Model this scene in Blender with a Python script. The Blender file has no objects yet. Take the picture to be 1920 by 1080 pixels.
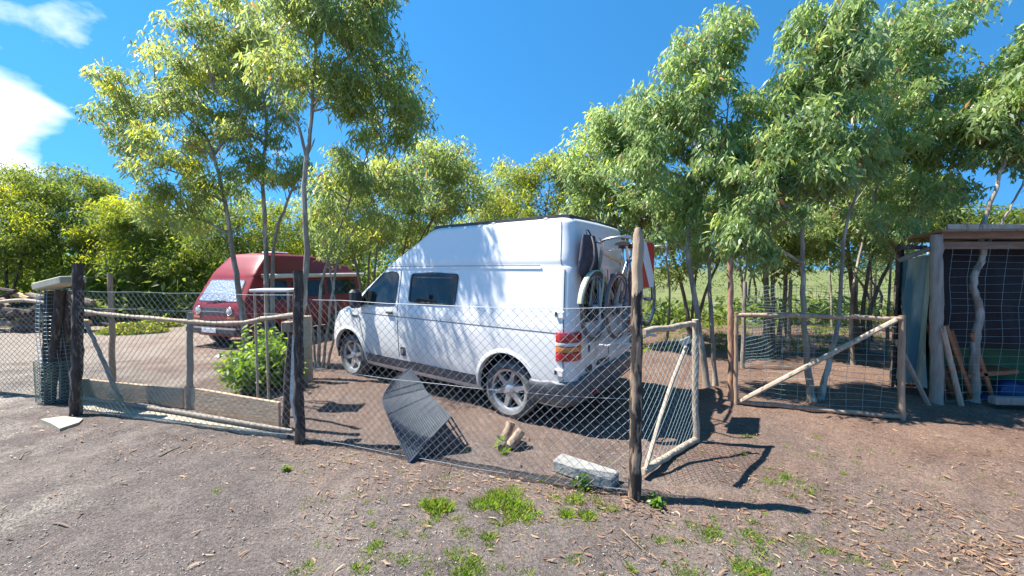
import bpy, math, random
import numpy as np
from mathutils import Vector, Matrix
random.seed(7)
RNG = np.random.default_rng(7)
R = math.radians
sc = bpy.context.scene
col = sc.collection

# ------------------------------------------------------------------ camera
F_PX, CAM_H, HZ = 720.0, 1.66, 505.0
PITCH = math.atan((540 - HZ) / F_PX)
cam = bpy.data.cameras.new('camera')
cam_o = bpy.data.objects.new('camera', cam)
col.objects.link(cam_o)
cam.lens = F_PX / 1920 * 36
cam.sensor_width = 36
cam.clip_start = 0.05
cam.clip_end = 3000
cam_o.location = (0, 0, CAM_H)
cam_o.rotation_euler = (math.pi / 2 - PITCH, 0, 0)
sc.camera = cam_o

# ------------------------------------------------------------------ sky, sun, exposure
SUN_TO = Vector((-1.15, 0.17, 1.95)).normalized()
SUN_EL = math.asin(SUN_TO.z)
SUN_AZ = math.atan2(SUN_TO.x, SUN_TO.y)
world = bpy.data.worlds.new('World')
sc.world = world
world.use_nodes = True
nt = world.node_tree
nt.nodes.clear()
wo = nt.nodes.new('ShaderNodeOutputWorld')
bg = nt.nodes.new('ShaderNodeBackground')
sky = nt.nodes.new('ShaderNodeTexSky')
sky.sky_type = 'NISHITA'
sky.sun_disc = False
sky.sun_elevation = SUN_EL
sky.sun_rotation = SUN_AZ
sky.air_density = 0.75
sky.dust_density = 0.0
sky.ozone_density = 4.0
bg.inputs['Strength'].default_value = 0.15
hs = nt.nodes.new('ShaderNodeHueSaturation')
hs.inputs['Hue'].default_value = 0.488
hs.inputs['Saturation'].default_value = 1.24
hs.inputs['Value'].default_value = 0.95
nt.links.new(sky.outputs[0], hs.inputs['Color'])
# clear dry air: the deep blue reaches down to the horizon
skc = nt.nodes.new('ShaderNodeTexCoord')
ska = nt.nodes.new('ShaderNodeVectorMath')
ska.operation = 'ADD'
ska.inputs[1].default_value = (0, 0, 0.30)
skn = nt.nodes.new('ShaderNodeVectorMath')
skn.operation = 'NORMALIZE'
nt.links.new(skc.outputs['Generated'], ska.inputs[0])
nt.links.new(ska.outputs[0], skn.inputs[0])
nt.links.new(skn.outputs[0], sky.inputs[0])
# clouds: noise on the direction of the sky
tc = nt.nodes.new('ShaderNodeTexCoord')
sep = nt.nodes.new('ShaderNodeSeparateXYZ')
nt.links.new(tc.outputs['Generated'], sep.inputs[0])
def wmath(op, a, b=None):
    n = nt.nodes.new('ShaderNodeMath')
    n.operation = op
    for i, v in enumerate((a, b)):
        if v is None:
            continue
        if isinstance(v, (int, float)):
            n.inputs[i].default_value = v
        else:
            nt.links.new(v, n.inputs[i])
    return n.outputs[0]
cn = nt.nodes.new('ShaderNodeTexNoise')
cn.inputs['Scale'].default_value = 5.5
cn.inputs['Detail'].default_value = 8
cn.inputs['Roughness'].default_value = 0.52
cn.inputs['Distortion'].default_value = 0.1
mp = nt.nodes.new('ShaderNodeMapping')
mp.inputs['Location'].default_value = (7.3, 2.2, 1.25)
mp.inputs['Rotation'].default_value = (0, 0, 0.5)
mp.inputs['Scale'].default_value = (1, 1, 1.7)
nt.links.new(tc.outputs['Generated'], mp.inputs[0])
nt.links.new(mp.outputs[0], cn.inputs[0])
# cloud banks stand in the west (picture left); the sky clears eastwards
def bank(d, r, amp):
    n = nt.nodes.new('ShaderNodeVectorMath')
    n.operation = 'DISTANCE'
    nt.links.new(tc.outputs['Generated'], n.inputs[0])
    n.inputs[1].default_value = Vector(d).normalized()
    return wmath('MULTIPLY', wmath('MAXIMUM', wmath('SUBTRACT', 1.0, wmath('DIVIDE', n.outputs['Value'], r)), 0.0), amp)
cov = wmath('ADD', cn.outputs[0], wmath('MULTIPLY', sep.outputs[0], -0.22))
for d_, r_, a_ in (((-.80, .57, .21), .13, .40), ((-.84, .46, .18), .2, .30), ((-.70, .64, .31), .18, .13), ((-.80, .58, .05), .2, .2)):
    cov = wmath('ADD', cov, bank(d_, r_, a_))
ramp = nt.nodes.new('ShaderNodeValToRGB')
ramp.color_ramp.elements[0].position = 0.79
ramp.color_ramp.elements[1].position = 1.0
ramp.color_ramp.elements[0].color = (0, 0, 0, 1)
ramp.color_ramp.elements[1].color = (0.92, 0.92, 0.92, 1)
nt.links.new(cov, ramp.inputs[0])
mixc = nt.nodes.new('ShaderNodeMixRGB')
mixc.inputs[2].default_value = (5.4, 5.5, 5.6, 1)
nt.links.new(ramp.outputs[0], mixc.inputs[0])
nt.links.new(hs.outputs[0], mixc.inputs[1])
nt.links.new(mixc.outputs[0], bg.inputs[0])
nt.links.new(bg.outputs[0], wo.inputs[0])

sun = bpy.data.lights.new('sun', 'SUN')
sun.energy = 5.0
sun.angle = R(0.53)
sun.color = (1.0, 0.955, 0.885)
sun_o = bpy.data.objects.new('sun', sun)
col.objects.link(sun_o)
sun_o.rotation_euler = (-SUN_TO).to_track_quat('-Z', 'Y').to_euler()
sun_o.location = (-8, 3, 14)

sc.view_settings.view_transform = 'Standard'
sc.view_settings.look = 'None'
sc.view_settings.gamma = 1
sc.view_settings.exposure = 1.2
sc.view_settings.use_curve_mapping = False
sc.cycles.use_denoising = True
sc.cycles.max_bounces = 9
sc.cycles.diffuse_bounces = 6
sc.cycles.glossy_bounces = 3
sc.cycles.transmission_bounces = 4
sc.cycles.transparent_max_bounces = 6
sc.cycles.caustics_reflective = False
sc.cycles.caustics_refractive = False
sc.cycles.sample_clamp_indirect = 6

# ------------------------------------------------------------------ picture -> place helpers
def ray(px, py):
    x = (px - 960) / F_PX
    v = -(py - 540) / F_PX
    return Vector((x, math.cos(PITCH) + v * math.sin(PITCH), -math.sin(PITCH) + v * math.cos(PITCH)))
def G(px, py, z=0.0):
    d = ray(px, py)
    return Vector((0, 0, CAM_H)) + d * ((z - CAM_H) / d.z)
def P(px, py, y):
    d = ray(px, py)
    return Vector((0, 0, CAM_H)) + d * (y / d.y)
def ss(a, b, v):
    t = min(1, max(0, (v - a) / (b - a)))
    return t * t * (3 - 2 * t)
def th(x, y):
    h = -0.30 * ss(6.0, 8.6, y) * ss(-1.2, -3.2, x)
    h += -0.35 * ss(12, 24, y)
    h += 0.09 * math.exp(-((x - 2.75) ** 2 + (y - 4.95) ** 2) / 0.10)
    h += 0.07 * math.exp(-((x - 4.6) ** 2 / 1.2 + (y - 4.6) ** 2 / 0.12))
    h += 0.012 * math.sin(x * 2.1 + 0.7 * y) * math.sin(y * 1.7 - 0.4 * x) + 0.006 * math.sin(x * 6.3 + 2) * math.sin(y * 5.1)
    return h
def on(x, y, dz=0.0):
    return Vector((x, y, th(x, y) + dz))
def GT(px, py):
    p = G(px, py)
    for _ in range(6):
        p = G(px, py, th(p.x, p.y))
    return p

# ------------------------------------------------------------------ materials
MATS = {}
def mat(name, c1, c2=None, rough=0.7, metal=0.0, scale=8.0, stretch=(1, 1, 1), bump=0.0, bscale=None, spec=0.5,
        coat=0.0, detail=6.0, lo=0.35, hi=0.65, c3=None, s3=30.0, t3=(0.55, 0.62), rough2=None):
    m = bpy.data.materials.new(name)
    m.use_nodes = True
    n = m.node_tree.nodes
    l = m.node_tree.links
    b = n['Principled BSDF']
    b.inputs['Roughness'].default_value = rough
    b.inputs['Metallic'].default_value = metal
    b.inputs['Specular IOR Level'].default_value = spec
    if coat:
        b.inputs['Coat Weight'].default_value = coat
        b.inputs['Coat Roughness'].default_value = 0.06
    b.inputs['Base Color'].default_value = (*c1, 1)
    t = n.new('ShaderNodeTexCoord')
    mp = n.new('ShaderNodeMapping')
    mp.inputs['Scale'].default_value = stretch
    l.new(t.outputs['Object'], mp.inputs[0])
    last = None
    if c2 is not None:
        tx = n.new('ShaderNodeTexNoise')
        tx.inputs['Scale'].default_value = scale
        tx.inputs['Detail'].default_value = detail
        tx.inputs['Roughness'].default_value = 0.6
        l.new(mp.outputs[0], tx.inputs[0])
        r = n.new('ShaderNodeValToRGB')
        r.color_ramp.elements[0].position = lo
        r.color_ramp.elements[1].position = hi
        r.color_ramp.elements[0].color = (*c1, 1)
        r.color_ramp.elements[1].color = (*c2, 1)
        l.new(tx.outputs[0], r.inputs[0])
        last = r.outputs[0]
        if c3 is not None:
            t3n = n.new('ShaderNodeTexNoise')
            t3n.inputs['Scale'].default_value = s3
            t3n.inputs['Detail'].default_value = 4
            l.new(mp.outputs[0], t3n.inputs[0])
            r3 = n.new('ShaderNodeValToRGB')
            r3.color_ramp.elements[0].position = t3[0]
            r3.color_ramp.elements[1].position = t3[1]
            l.new(t3n.outputs[0], r3.inputs[0])
            mx = n.new('ShaderNodeMixRGB')
            mx.inputs[2].default_value = (*c3, 1)
            l.new(r3.outputs[0], mx.inputs[0])
            l.new(last, mx.inputs[1])
            last = mx.outputs[0]
        l.new(last, b.inputs['Base Color'])
        if rough2 is not None:
            mr = n.new('ShaderNodeMapRange')
            mr.inputs[3].default_value = rough
            mr.inputs[4].default_value = rough2
            l.new(tx.outputs[0], mr.inputs[0])
            l.new(mr.outputs[0], b.inputs['Roughness'])
    if bump:
        tb = n.new('ShaderNodeTexNoise')
        tb.inputs['Scale'].default_value = bscale or scale * 2
        tb.inputs['Detail'].default_value = 6
        l.new(mp.outputs[0], tb.inputs[0])
        bn = n.new('ShaderNodeBump')
        bn.inputs['Strength'].default_value = bump
        bn.inputs['Distance'].default_value = 0.02
        l.new(tb.outputs[0], bn.inputs['Height'])
        l.new(bn.outputs[0], b.inputs['Normal'])
    MATS[name] = m
    return m

def leaf_mat(name, mature, young, dry, trans=0.38, rough=0.42):
    m = bpy.data.materials.new(name)
    m.use_nodes = True
    n = m.node_tree.nodes
    l = m.node_tree.links
    b = n['Principled BSDF']
    at = n.new('ShaderNodeAttribute')
    at.attribute_name = 'tint'
    r = n.new('ShaderNodeValToRGB')
    e = r.color_ramp.elements
    e[0].position = 0.0
    e[0].color = (*dry, 1)
    e[1].position = 1.0
    e[1].color = (*young, 1)
    k = e.new(0.07)
    k.color = (*dry, 1)
    k = e.new(0.10)
    k.color = (mature[0] * .75, mature[1] * .8, mature[2] * .9, 1)
    k = e.new(0.55)
    k.color = (*mature, 1)
    l.new(at.outputs['Fac'], r.inputs[0])
    l.new(r.outputs[0], b.inputs['Base Color'])
    b.inputs['Roughness'].default_value = rough
    b.inputs['Specular IOR Level'].default_value = 0.55
    tr = n.new('ShaderNodeBsdfTranslucent')
    hs = n.new('ShaderNodeHueSaturation')
    hs.inputs['Hue'].default_value = 0.485
    hs.inputs['Saturation'].default_value = 1.12
    hs.inputs['Value'].default_value = 2.2
    l.new(r.outputs[0], hs.inputs['Color'])
    l.new(hs.outputs[0], tr.inputs[0])
    mx = n.new('ShaderNodeMixShader')
    mx.inputs[0].default_value = trans
    l.new(b.outputs[0], mx.inputs[1])
    l.new(tr.outputs[0], mx.inputs[2])
    l.new(mx.outputs[0], n['Material Output'].inputs[0])
    MATS[name] = m
    return m

leaf_mat('euc_leaf', (.23, .29, .10), (.50, .52, .09), (.34, .20, .09), .54, .42)
leaf_mat('euc_leaf_grey', (.24, .325, .135), (.48, .54, .12), (.34, .21, .10), .52, .40)
leaf_mat('acacia_leaf', (.15, .205, .045), (.42, .46, .06), (.2, .14, .05), .50, .48)
leaf_mat('bush_leaf', (.13, .24, .04), (.34, .44, .07), (.2, .16, .05), .42, .4)
leaf_mat('grass_blade', (.13, .24, .035), (.26, .38, .06), (.34, .28, .12), .42, .5)
leaf_mat('dry_leaf', (.27, .15, .085), (.46, .32, .19), (.14, .065, .04), .12, .6)
leaf_mat('cover_leaf', (.13, .2, .03), (.35, .36, .03), (.2, .15, .05), .4, .5)

mat('bark_pale', (.34, .29, .22), (.20, .16, .125), .8, scale=5, stretch=(3, 3, .7), bump=.5, bscale=14, c3=(.46, .41, .33), s3=3, t3=(.52, .6))
mat('bark_brown', (.16, .115, .085), (.27, .21, .16), .85, scale=6, stretch=(3, 3, .6), bump=.6, bscale=16)
mat('bark_dark', (.035, .027, .022), (.10, .075, .06), .9, scale=9, stretch=(3, 3, .8), bump=.9, bscale=16, c3=(.19, .15, .115), s3=11, t3=(.57, .66))
mat('pole_pale', (.50, .41, .30), (.36, .28, .20), .75, scale=5, stretch=(4, 4, .6), bump=.3, bscale=12, c3=(.22, .16, .12), s3=6, t3=(.60, .66))
mat('pole_tan', (.43, .31, .21), (.30, .20, .13), .75, scale=5, stretch=(4, 4, .5), bump=.3, bscale=12, c3=(.18, .11, .08), s3=7, t3=(.58, .66))
mat('pole_grey', (.34, .30, .25), (.22, .19, .155), .8, scale=6, stretch=(4, 4, .5), bump=.35, bscale=12)
mat('weathered_board', (.56, .41, .27), (.43, .30, .19), .8, scale=4, stretch=(1.2, 1.2, 6), bump=.25, bscale=10, c3=(.5, .39, .27), s3=9)
mat('pale_board', (.46, .43, .33), (.36, .33, .24), .75, scale=5, bump=.15)
mat('white_paint', (.72, .72, .69), (.62, .61, .57), .6, scale=9, bump=.1)
mat('galvanised', (.34, .36, .37), (.22, .235, .25), .5, metal=.5, scale=20)
mat('green_wire', (.10, .22, .19), (.16, .28, .24), .5, metal=.2, scale=20)
mat('blue_wire', (.33, .46, .48), (.24, .34, .36), .5, metal=.3, scale=20)
mat('dark_wire', (.10, .11, .12), (.18, .19, .20), .5, metal=.5, scale=20)
mat('concrete', (.33, .325, .30), (.24, .235, .22), .9, scale=14, bump=.5, bscale=40, c3=(.26, .25, .23), s3=22, t3=(.58, .66))
mat('sand_strip', (.46, .41, .31), (.33, .28, .21), .95, scale=9, bump=.5, bscale=40)
mat('plastic_grey', (.035, .048, .066), (.055, .072, .095), .6, spec=.25, scale=9)
mat('rubber', (.035, .035, .037), (.075, .072, .07), .75, scale=12, bump=.1)
mat('tyre_dusty', (.075, .075, .075), (.17, .165, .155), .85, scale=7, bump=.15)
mat('black_plastic', (.035, .037, .04), (.06, .062, .066), .5, scale=15)
mat('trim_grey', (.085, .09, .10), (.14, .145, .15), .5, scale=8)
mat('underbody', (.018, .018, .018), None, .9)
mat('alloy', (.56, .57, .58), (.44, .44, .44), .34, metal=.65, scale=10)
mat('chrome', (.7, .7, .72), None, .18, metal=1)
mat('van_red', (.29, .022, .022), (.23, .017, .018), .4, scale=4, coat=.15)
mat('van_red_faded', (.27, .035, .033), (.22, .025, .025), .5, scale=4, coat=.2)
mat('lamp_red', (.52, .012, .018), (.42, .01, .014), .16, scale=60, coat=.8)
mat('lamp_amber', (.75, .22, .02), (.62, .17, .02), .16, scale=60, coat=.8)
mat('lamp_clear', (.72, .66, .60), (.6, .55, .5), .14, scale=60, coat=.8)
mat('sign_white', (.80, .80, .80), (.74, .74, .74), .45, scale=10)
mat('sign_red', (.62, .02, .025), (.55, .018, .02), .45, scale=10)
mat('bag_cloth', (.035, .03, .042), (.07, .062, .078), .85, scale=9, bump=.5, bscale=20)
mat('frame_cream', (.58, .56, .38), (.50, .48, .32), .35, scale=10, coat=.4)
mat('frame_dark', (.04, .06, .12), (.03, .04, .08), .3, scale=10, coat=.5)
mat('steel', (.55, .56, .57), (.42, .42, .43), .35, metal=.9, scale=12)
mat('saddle', (.03, .028, .027), (.05, .045, .042), .5, scale=12)
mat('tarp_black', (.008, .009, .012), (.016, .018, .022), .6, spec=.25, scale=5, bump=.6, bscale=4)
mat('tarp_green', (.02, .075, .028), (.035, .11, .04), .6, spec=.25, scale=4, bump=.5, bscale=4)
mat('tarp_blue', (.02, .04, .11), (.03, .06, .15), .5, spec=.3, scale=5, bump=.6, bscale=5)
mat('sheet_teal', (.12, .21, .19), (.36, .42, .37), .45, scale=3, stretch=(2, 2, .5), bump=.4, bscale=4, c3=(.04, .15, .19), s3=2.2, t3=(.5, .6))
mat('shed_wood', (.20, .135, .09), (.30, .21, .145), .8, scale=4, stretch=(1, 6, 6), bump=.3, bscale=12)
mat('orange_wood', (.36, .13, .045), (.27, .09, .03), .6, scale=5, stretch=(1, 5, 5), bump=.15)
mat('cut_wood', (.56, .38, .18), (.44, .27, .12), .8, scale=20, bump=.2)
mat('foil', (.46, .50, .56), (.33, .37, .43), .42, metal=.6, scale=16, bump=.9, bscale=22)
mat('stone', (.52, .47, .40), (.30, .265, .23), .9, scale=9, bump=.3)
mat('twig', (.16, .11, .08), (.26, .19, .14), .9, scale=12)
mat('flower_yellow', (.75, .62, .04), (.65, .5, .03), .6, scale=12)

# white van paint: clean above, road dust lower down and in streaks (dirt really on the panels)
def van_white():
    m = bpy.data.materials.new('van_white')
    m.use_nodes = True
    n, l = m.node_tree.nodes, m.node_tree.links
    b = n['Principled BSDF']
    t = n.new('ShaderNodeTexCoord')
    s = n.new('ShaderNodeSeparateXYZ')
    l.new(t.outputs['Object'], s.inputs[0])
    tx = n.new('ShaderNodeTexNoise')
    tx.inputs['Scale'].default_value = 2.4
    tx.inputs['Detail'].default_value = 8
    l.new(t.outputs['Object'], tx.inputs[0])
    mr = n.new('ShaderNodeMapRange')
    mr.inputs[1].default_value = 1.05
    mr.inputs[2].default_value = 0.2
    l.new(s.outputs[2], mr.inputs[0])
    mu = n.new('ShaderNodeMath')
    mu.operation = 'MULTIPLY'
    l.new(mr.outputs[0], mu.inputs[0])
    l.new(tx.outputs[0], mu.inputs[1])
    r = n.new('ShaderNodeValToRGB')
    r.color_ramp.elements[0].color = (.83, .81, .78, 1)
    r.color_ramp.elements[0].position = 0.05
    r.color_ramp.elements[1].color = (.56, .53, .49, 1)
    r.color_ramp.elements[1].position = 0.7
    l.new(mu.outputs[0], r.inputs[0])
    l.new(r.outputs[0], b.inputs['Base Color'])
    b.inputs['Roughness'].default_value = 0.33
    b.inputs['Coat Weight'].default_value = 0.25
    b.inputs['Coat Roughness'].default_value = 0.12
    MATS['van_white'] = m
van_white()

def glass(name, tint, rough=0.03):
    m = bpy.data.materials.new(name)
    m.use_nodes = True
    b = m.node_tree.nodes['Principled BSDF']
    b.inputs['Base Color'].default_value = (*tint, 1)
    b.inputs['Roughness'].default_value = rough
    b.inputs['Specular IOR Level'].default_value = 0.45
    b.inputs['Coat Weight'].default_value = 0.0
    b.inputs['Coat Roughness'].default_value = 0.02
    MATS[name] = m
glass('tinted_glass', (.012, .014, .016))
glass('cab_glass', (.02, .026, .026))
glass('red_van_glass', (.02, .022, .022))

# fence post that is bark-covered below and peeled above a ragged line
def peeled_post(name, zline, below1, below2, above1, above2, width=.12):
    m = bpy.data.materials.new(name)
    m.use_nodes = True
    n, l = m.node_tree.nodes, m.node_tree.links
    b = n['Principled BSDF']
    b.inputs['Roughness'].default_value = .85
    t = n.new('ShaderNodeTexCoord')
    mp = n.new('ShaderNodeMapping')
    mp.inputs['Scale'].default_value = (3, 3, .8)
    l.new(t.outputs['Object'], mp.inputs[0])
    def ramp2(a, c, sc_, lo, hi):
        x = n.new('ShaderNodeTexNoise')
        x.inputs['Scale'].default_value = sc_
        x.inputs['Detail'].default_value = 5
        l.new(mp.outputs[0], x.inputs[0])
        r = n.new('ShaderNodeValToRGB')
        r.color_ramp.elements[0].position = lo
        r.color_ramp.elements[1].position = hi
        r.color_ramp.elements[0].color = (*a, 1)
        r.color_ramp.elements[1].color = (*c, 1)
        l.new(x.outputs[0], r.inputs[0])
        return r, x
    rb, xb = ramp2(below1, below2, 9, .48, .60)
    ra, xa = ramp2(above1, above2, 5, .35, .65)
    s = n.new('ShaderNodeSeparateXYZ')
    l.new(t.outputs['Object'], s.inputs[0])
    ad = n.new('ShaderNodeMath')
    ad.operation = 'MULTIPLY_ADD'
    l.new(xb.outputs[0], ad.inputs[0])
    ad.inputs[1].default_value = width * 3
    l.new(s.outputs[2], ad.inputs[2])
    st = n.new('ShaderNodeMath')
    st.operation = 'GREATER_THAN'
    l.new(ad.outputs[0], st.inputs[0])
    st.inputs[1].default_value = zline + width * 1.5
    mx = n.new('ShaderNodeMixRGB')
    l.new(st.outputs[0], mx.inputs[0])
    l.new(rb.outputs[0], mx.inputs[1])
    l.new(ra.outputs[0], mx.inputs[2])
    l.new(mx.outputs[0], b.inputs['Base Color'])
    bn = n.new('ShaderNodeBump')
    bn.inputs['Strength'].default_value = .7
    bn.inputs['Distance'].default_value = .015
    l.new(xb.outputs[0], bn.inputs['Height'])
    l.new(bn.outputs[0], b.inputs['Normal'])
    MATS[name] = m
peeled_post('corner_post_wood', 1.48, (.035, .027, .022), (.34, .23, .15), (.48, .35, .23), (.36, .25, .16))
peeled_post('gate_post_wood', 3.0, (.42, .24, .15), (.30, .16, .10), (.4, .3, .2), (.3, .2, .1))

# ground: grey-brown trodden earth, redder under the trees, green field far off
def ground_mat():
    m = bpy.data.materials.new('trodden_earth')
    m.use_nodes = True
    n, l = m.node_tree.nodes, m.node_tree.links
    b = n['Principled BSDF']
    b.inputs['Roughness'].default_value = .95
    b.inputs['Specular IOR Level'].default_value = .2
    t = n.new('ShaderNodeTexCoord')
    def noise(scale, detail=6, rough=.6):
        x = n.new('ShaderNodeTexNoise')
        x.inputs['Scale'].default_value = scale
        x.inputs['Detail'].default_value = detail
        x.inputs['Roughness'].default_value = rough
        l.new(t.outputs['Object'], x.inputs[0])
        return x.outputs[0]
    def ramp(src, stops):
        r = n.new('ShaderNodeValToRGB')
        e = r.color_ramp.elements
        e[0].position, e[0].color = stops[0][0], (*stops[0][1], 1)
        e[1].position, e[1].color = stops[-1][0], (*stops[-1][1], 1)
        for p_, c_ in stops[1:-1]:
            k = e.new(p_)
            k.color = (*c_, 1)
        l.new(src, r.inputs[0])
        return r.outputs[0]
    def mix(fac, a, c, mode='MIX'):
        x = n.new('ShaderNodeMixRGB')
        x.blend_type = mode
        for i, v in enumerate((fac, a, c)):
            if isinstance(v, tuple):
                x.inputs[i].default_value = v
            elif isinstance(v, float):
                x.inputs[i].default_value = v
            else:
                l.new(v, x.inputs[i])
        return x.outputs[0]
    def vmath(op, a, c):
        x = n.new('ShaderNodeMath')
        x.operation = op
        x.use_clamp = False
        for i, v in enumerate((a, c)):
            if isinstance(v, (int, float)):
                x.inputs[i].default_value = v
            else:
                l.new(v, x.inputs[i])
        return x.outputs[0]
    grey = ramp(noise(1.1), [(.30, (.085, .071, .066)), (.5, (.122, .103, .095)), (.72, (.17, .142, .125))])
    red = ramp(noise(1.7), [(.3, (.12, .076, .058)), (.7, (.19, .125, .094))])
    sp = n.new('ShaderNodeSeparateXYZ')
    l.new(t.outputs['Object'], sp.inputs[0])
    # redder soil inside the enclosure and under the trees
    zone = vmath('ADD', vmath('MULTIPLY', sp.outputs[1], .22), vmath('MULTIPLY', sp.outputs[0], .09))
    zone = vmath('ADD', zone, vmath('MULTIPLY', noise(.9), 1.1))
    zf = ramp(zone, [(.0, (0, 0, 0)), (.99, (1, 1, 1))])
    mr = n.new('ShaderNodeMapRange')
    mr.inputs[1].default_value = 1.05
    mr.inputs[2].default_value = 1.75
    l.new(zone, mr.inputs[0])
    c = mix(mr.outputs[0], grey, red)
    fine = ramp(noise(55, 4), [(.32, (.50, .50, .50)), (.5, (1, 1, 1)), (.68, (1.45, 1.42, 1.38))])
    c = mix(.85, c, fine, 'MULTIPLY')
    c = mix(.9, c, ramp(noise(150, 2), [(.34, (.55, .55, .55)), (.5, (1, 1, 1)), (.66, (1.5, 1.48, 1.45))]), 'MULTIPLY')
    mid = ramp(noise(7, 8, .65), [(.35, (.80, .79, .78)), (.65, (1.16, 1.15, 1.13))])
    c = mix(.8, c, mid, 'MULTIPLY')
    # light sandy crumbs
    vo = n.new('ShaderNodeTexVoronoi')
    vo.inputs['Scale'].default_value = 42
    l.new(t.outputs['Object'], vo.inputs[0])
    cr = ramp(vo.outputs['Distance'], [(.10, (1, 1, 1)), (.2, (0, 0, 0))])
    gate = ramp(noise(3.3), [(.48, (0, 0, 0)), (.66, (1, 1, 1))])
    crf = mix(1.0, cr, gate, 'MULTIPLY')
    c = mix(crf, c, (.46, .41, .34, 1))
    # pale grit swept into patches, most of it on the track at the west side
    pg = vmath('ADD', noise(1.3, 8, .7), vmath('MULTIPLY', sp.outputs[0], -.035))
    pm = n.new('ShaderNodeMapRange')
    pm.inputs[1].default_value = .64
    pm.inputs[2].default_value = .84
    l.new(pg, pm.inputs[0])
    sp2 = ramp(noise(70, 3), [(.45, (0, 0, 0)), (.58, (1, 1, 1))])
    c = mix(mix(1.0, pm.outputs[0], sp2, 'MULTIPLY'), c, (.40, .36, .30, 1))
    # field beyond the wood
    fm = n.new('ShaderNodeMapRange')
    fm.inputs[1].default_value = 13.5
    fm.inputs[2].default_value = 18.5
    l.new(vmath('ADD', sp.outputs[1], vmath('MULTIPLY', noise(.5), 3.0)), fm.inputs[0])
    field = ramp(noise(.8), [(.35, (.10, .13, .04)), (.65, (.20, .20, .08))])
    c = mix(fm.outputs[0], c, field)
    l.new(c, b.inputs['Base Color'])
    hgt = vmath('ADD', vmath('MULTIPLY', noise(30, 6, .7), .6), vmath('MULTIPLY', noise(6, 4), .7))
    bn = n.new('ShaderNodeBump')
    bn.inputs['Strength'].default_value = .75
    bn.inputs['Distance'].default_value = .03
    l.new(hgt, bn.inputs['Height'])
    l.new(bn.outputs[0], b.inputs['Normal'])
    MATS['trodden_earth'] = m
ground_mat()

# ------------------------------------------------------------------ object helpers
def tag(o, label=None, cat=None, group=None, kind=None):
    if label:
        o['label'] = label
    if cat:
        o['category'] = cat
    if group:
        o['group'] = group
    if kind:
        o['kind'] = kind
    return o
def empty(name, loc, label, cat, group=None, rz=0.0):
    o = bpy.data.objects.new(name, None)
    o.empty_display_size = .2
    o.location = loc
    o.rotation_euler = (0, 0, rz)
    col.objects.link(o)
    return tag(o, label, cat, group)
def catmull(pts, n=6):
    pts = [Vector(p) for p in pts]
    if len(pts) < 3:
        a, b = pts
        return [a.lerp(b, i / n) for i in range(n + 1)]
    q = [pts[0] * 2 - pts[1]] + pts + [pts[-1] * 2 - pts[-2]]
    out = []
    for i in range(1, len(q) - 2):
        p0, p1, p2, p3 = q[i - 1:i + 3]
        for k in range(n):
            t = k / n
            out.append(.5 * ((2 * p1) + (p2 - p0) * t + (2 * p0 - 5 * p1 + 4 * p2 - p3) * t * t + (3 * p1 - p0 - 3 * p2 + p3) * t ** 3))
    out.append(pts[-1])
    return out

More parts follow.
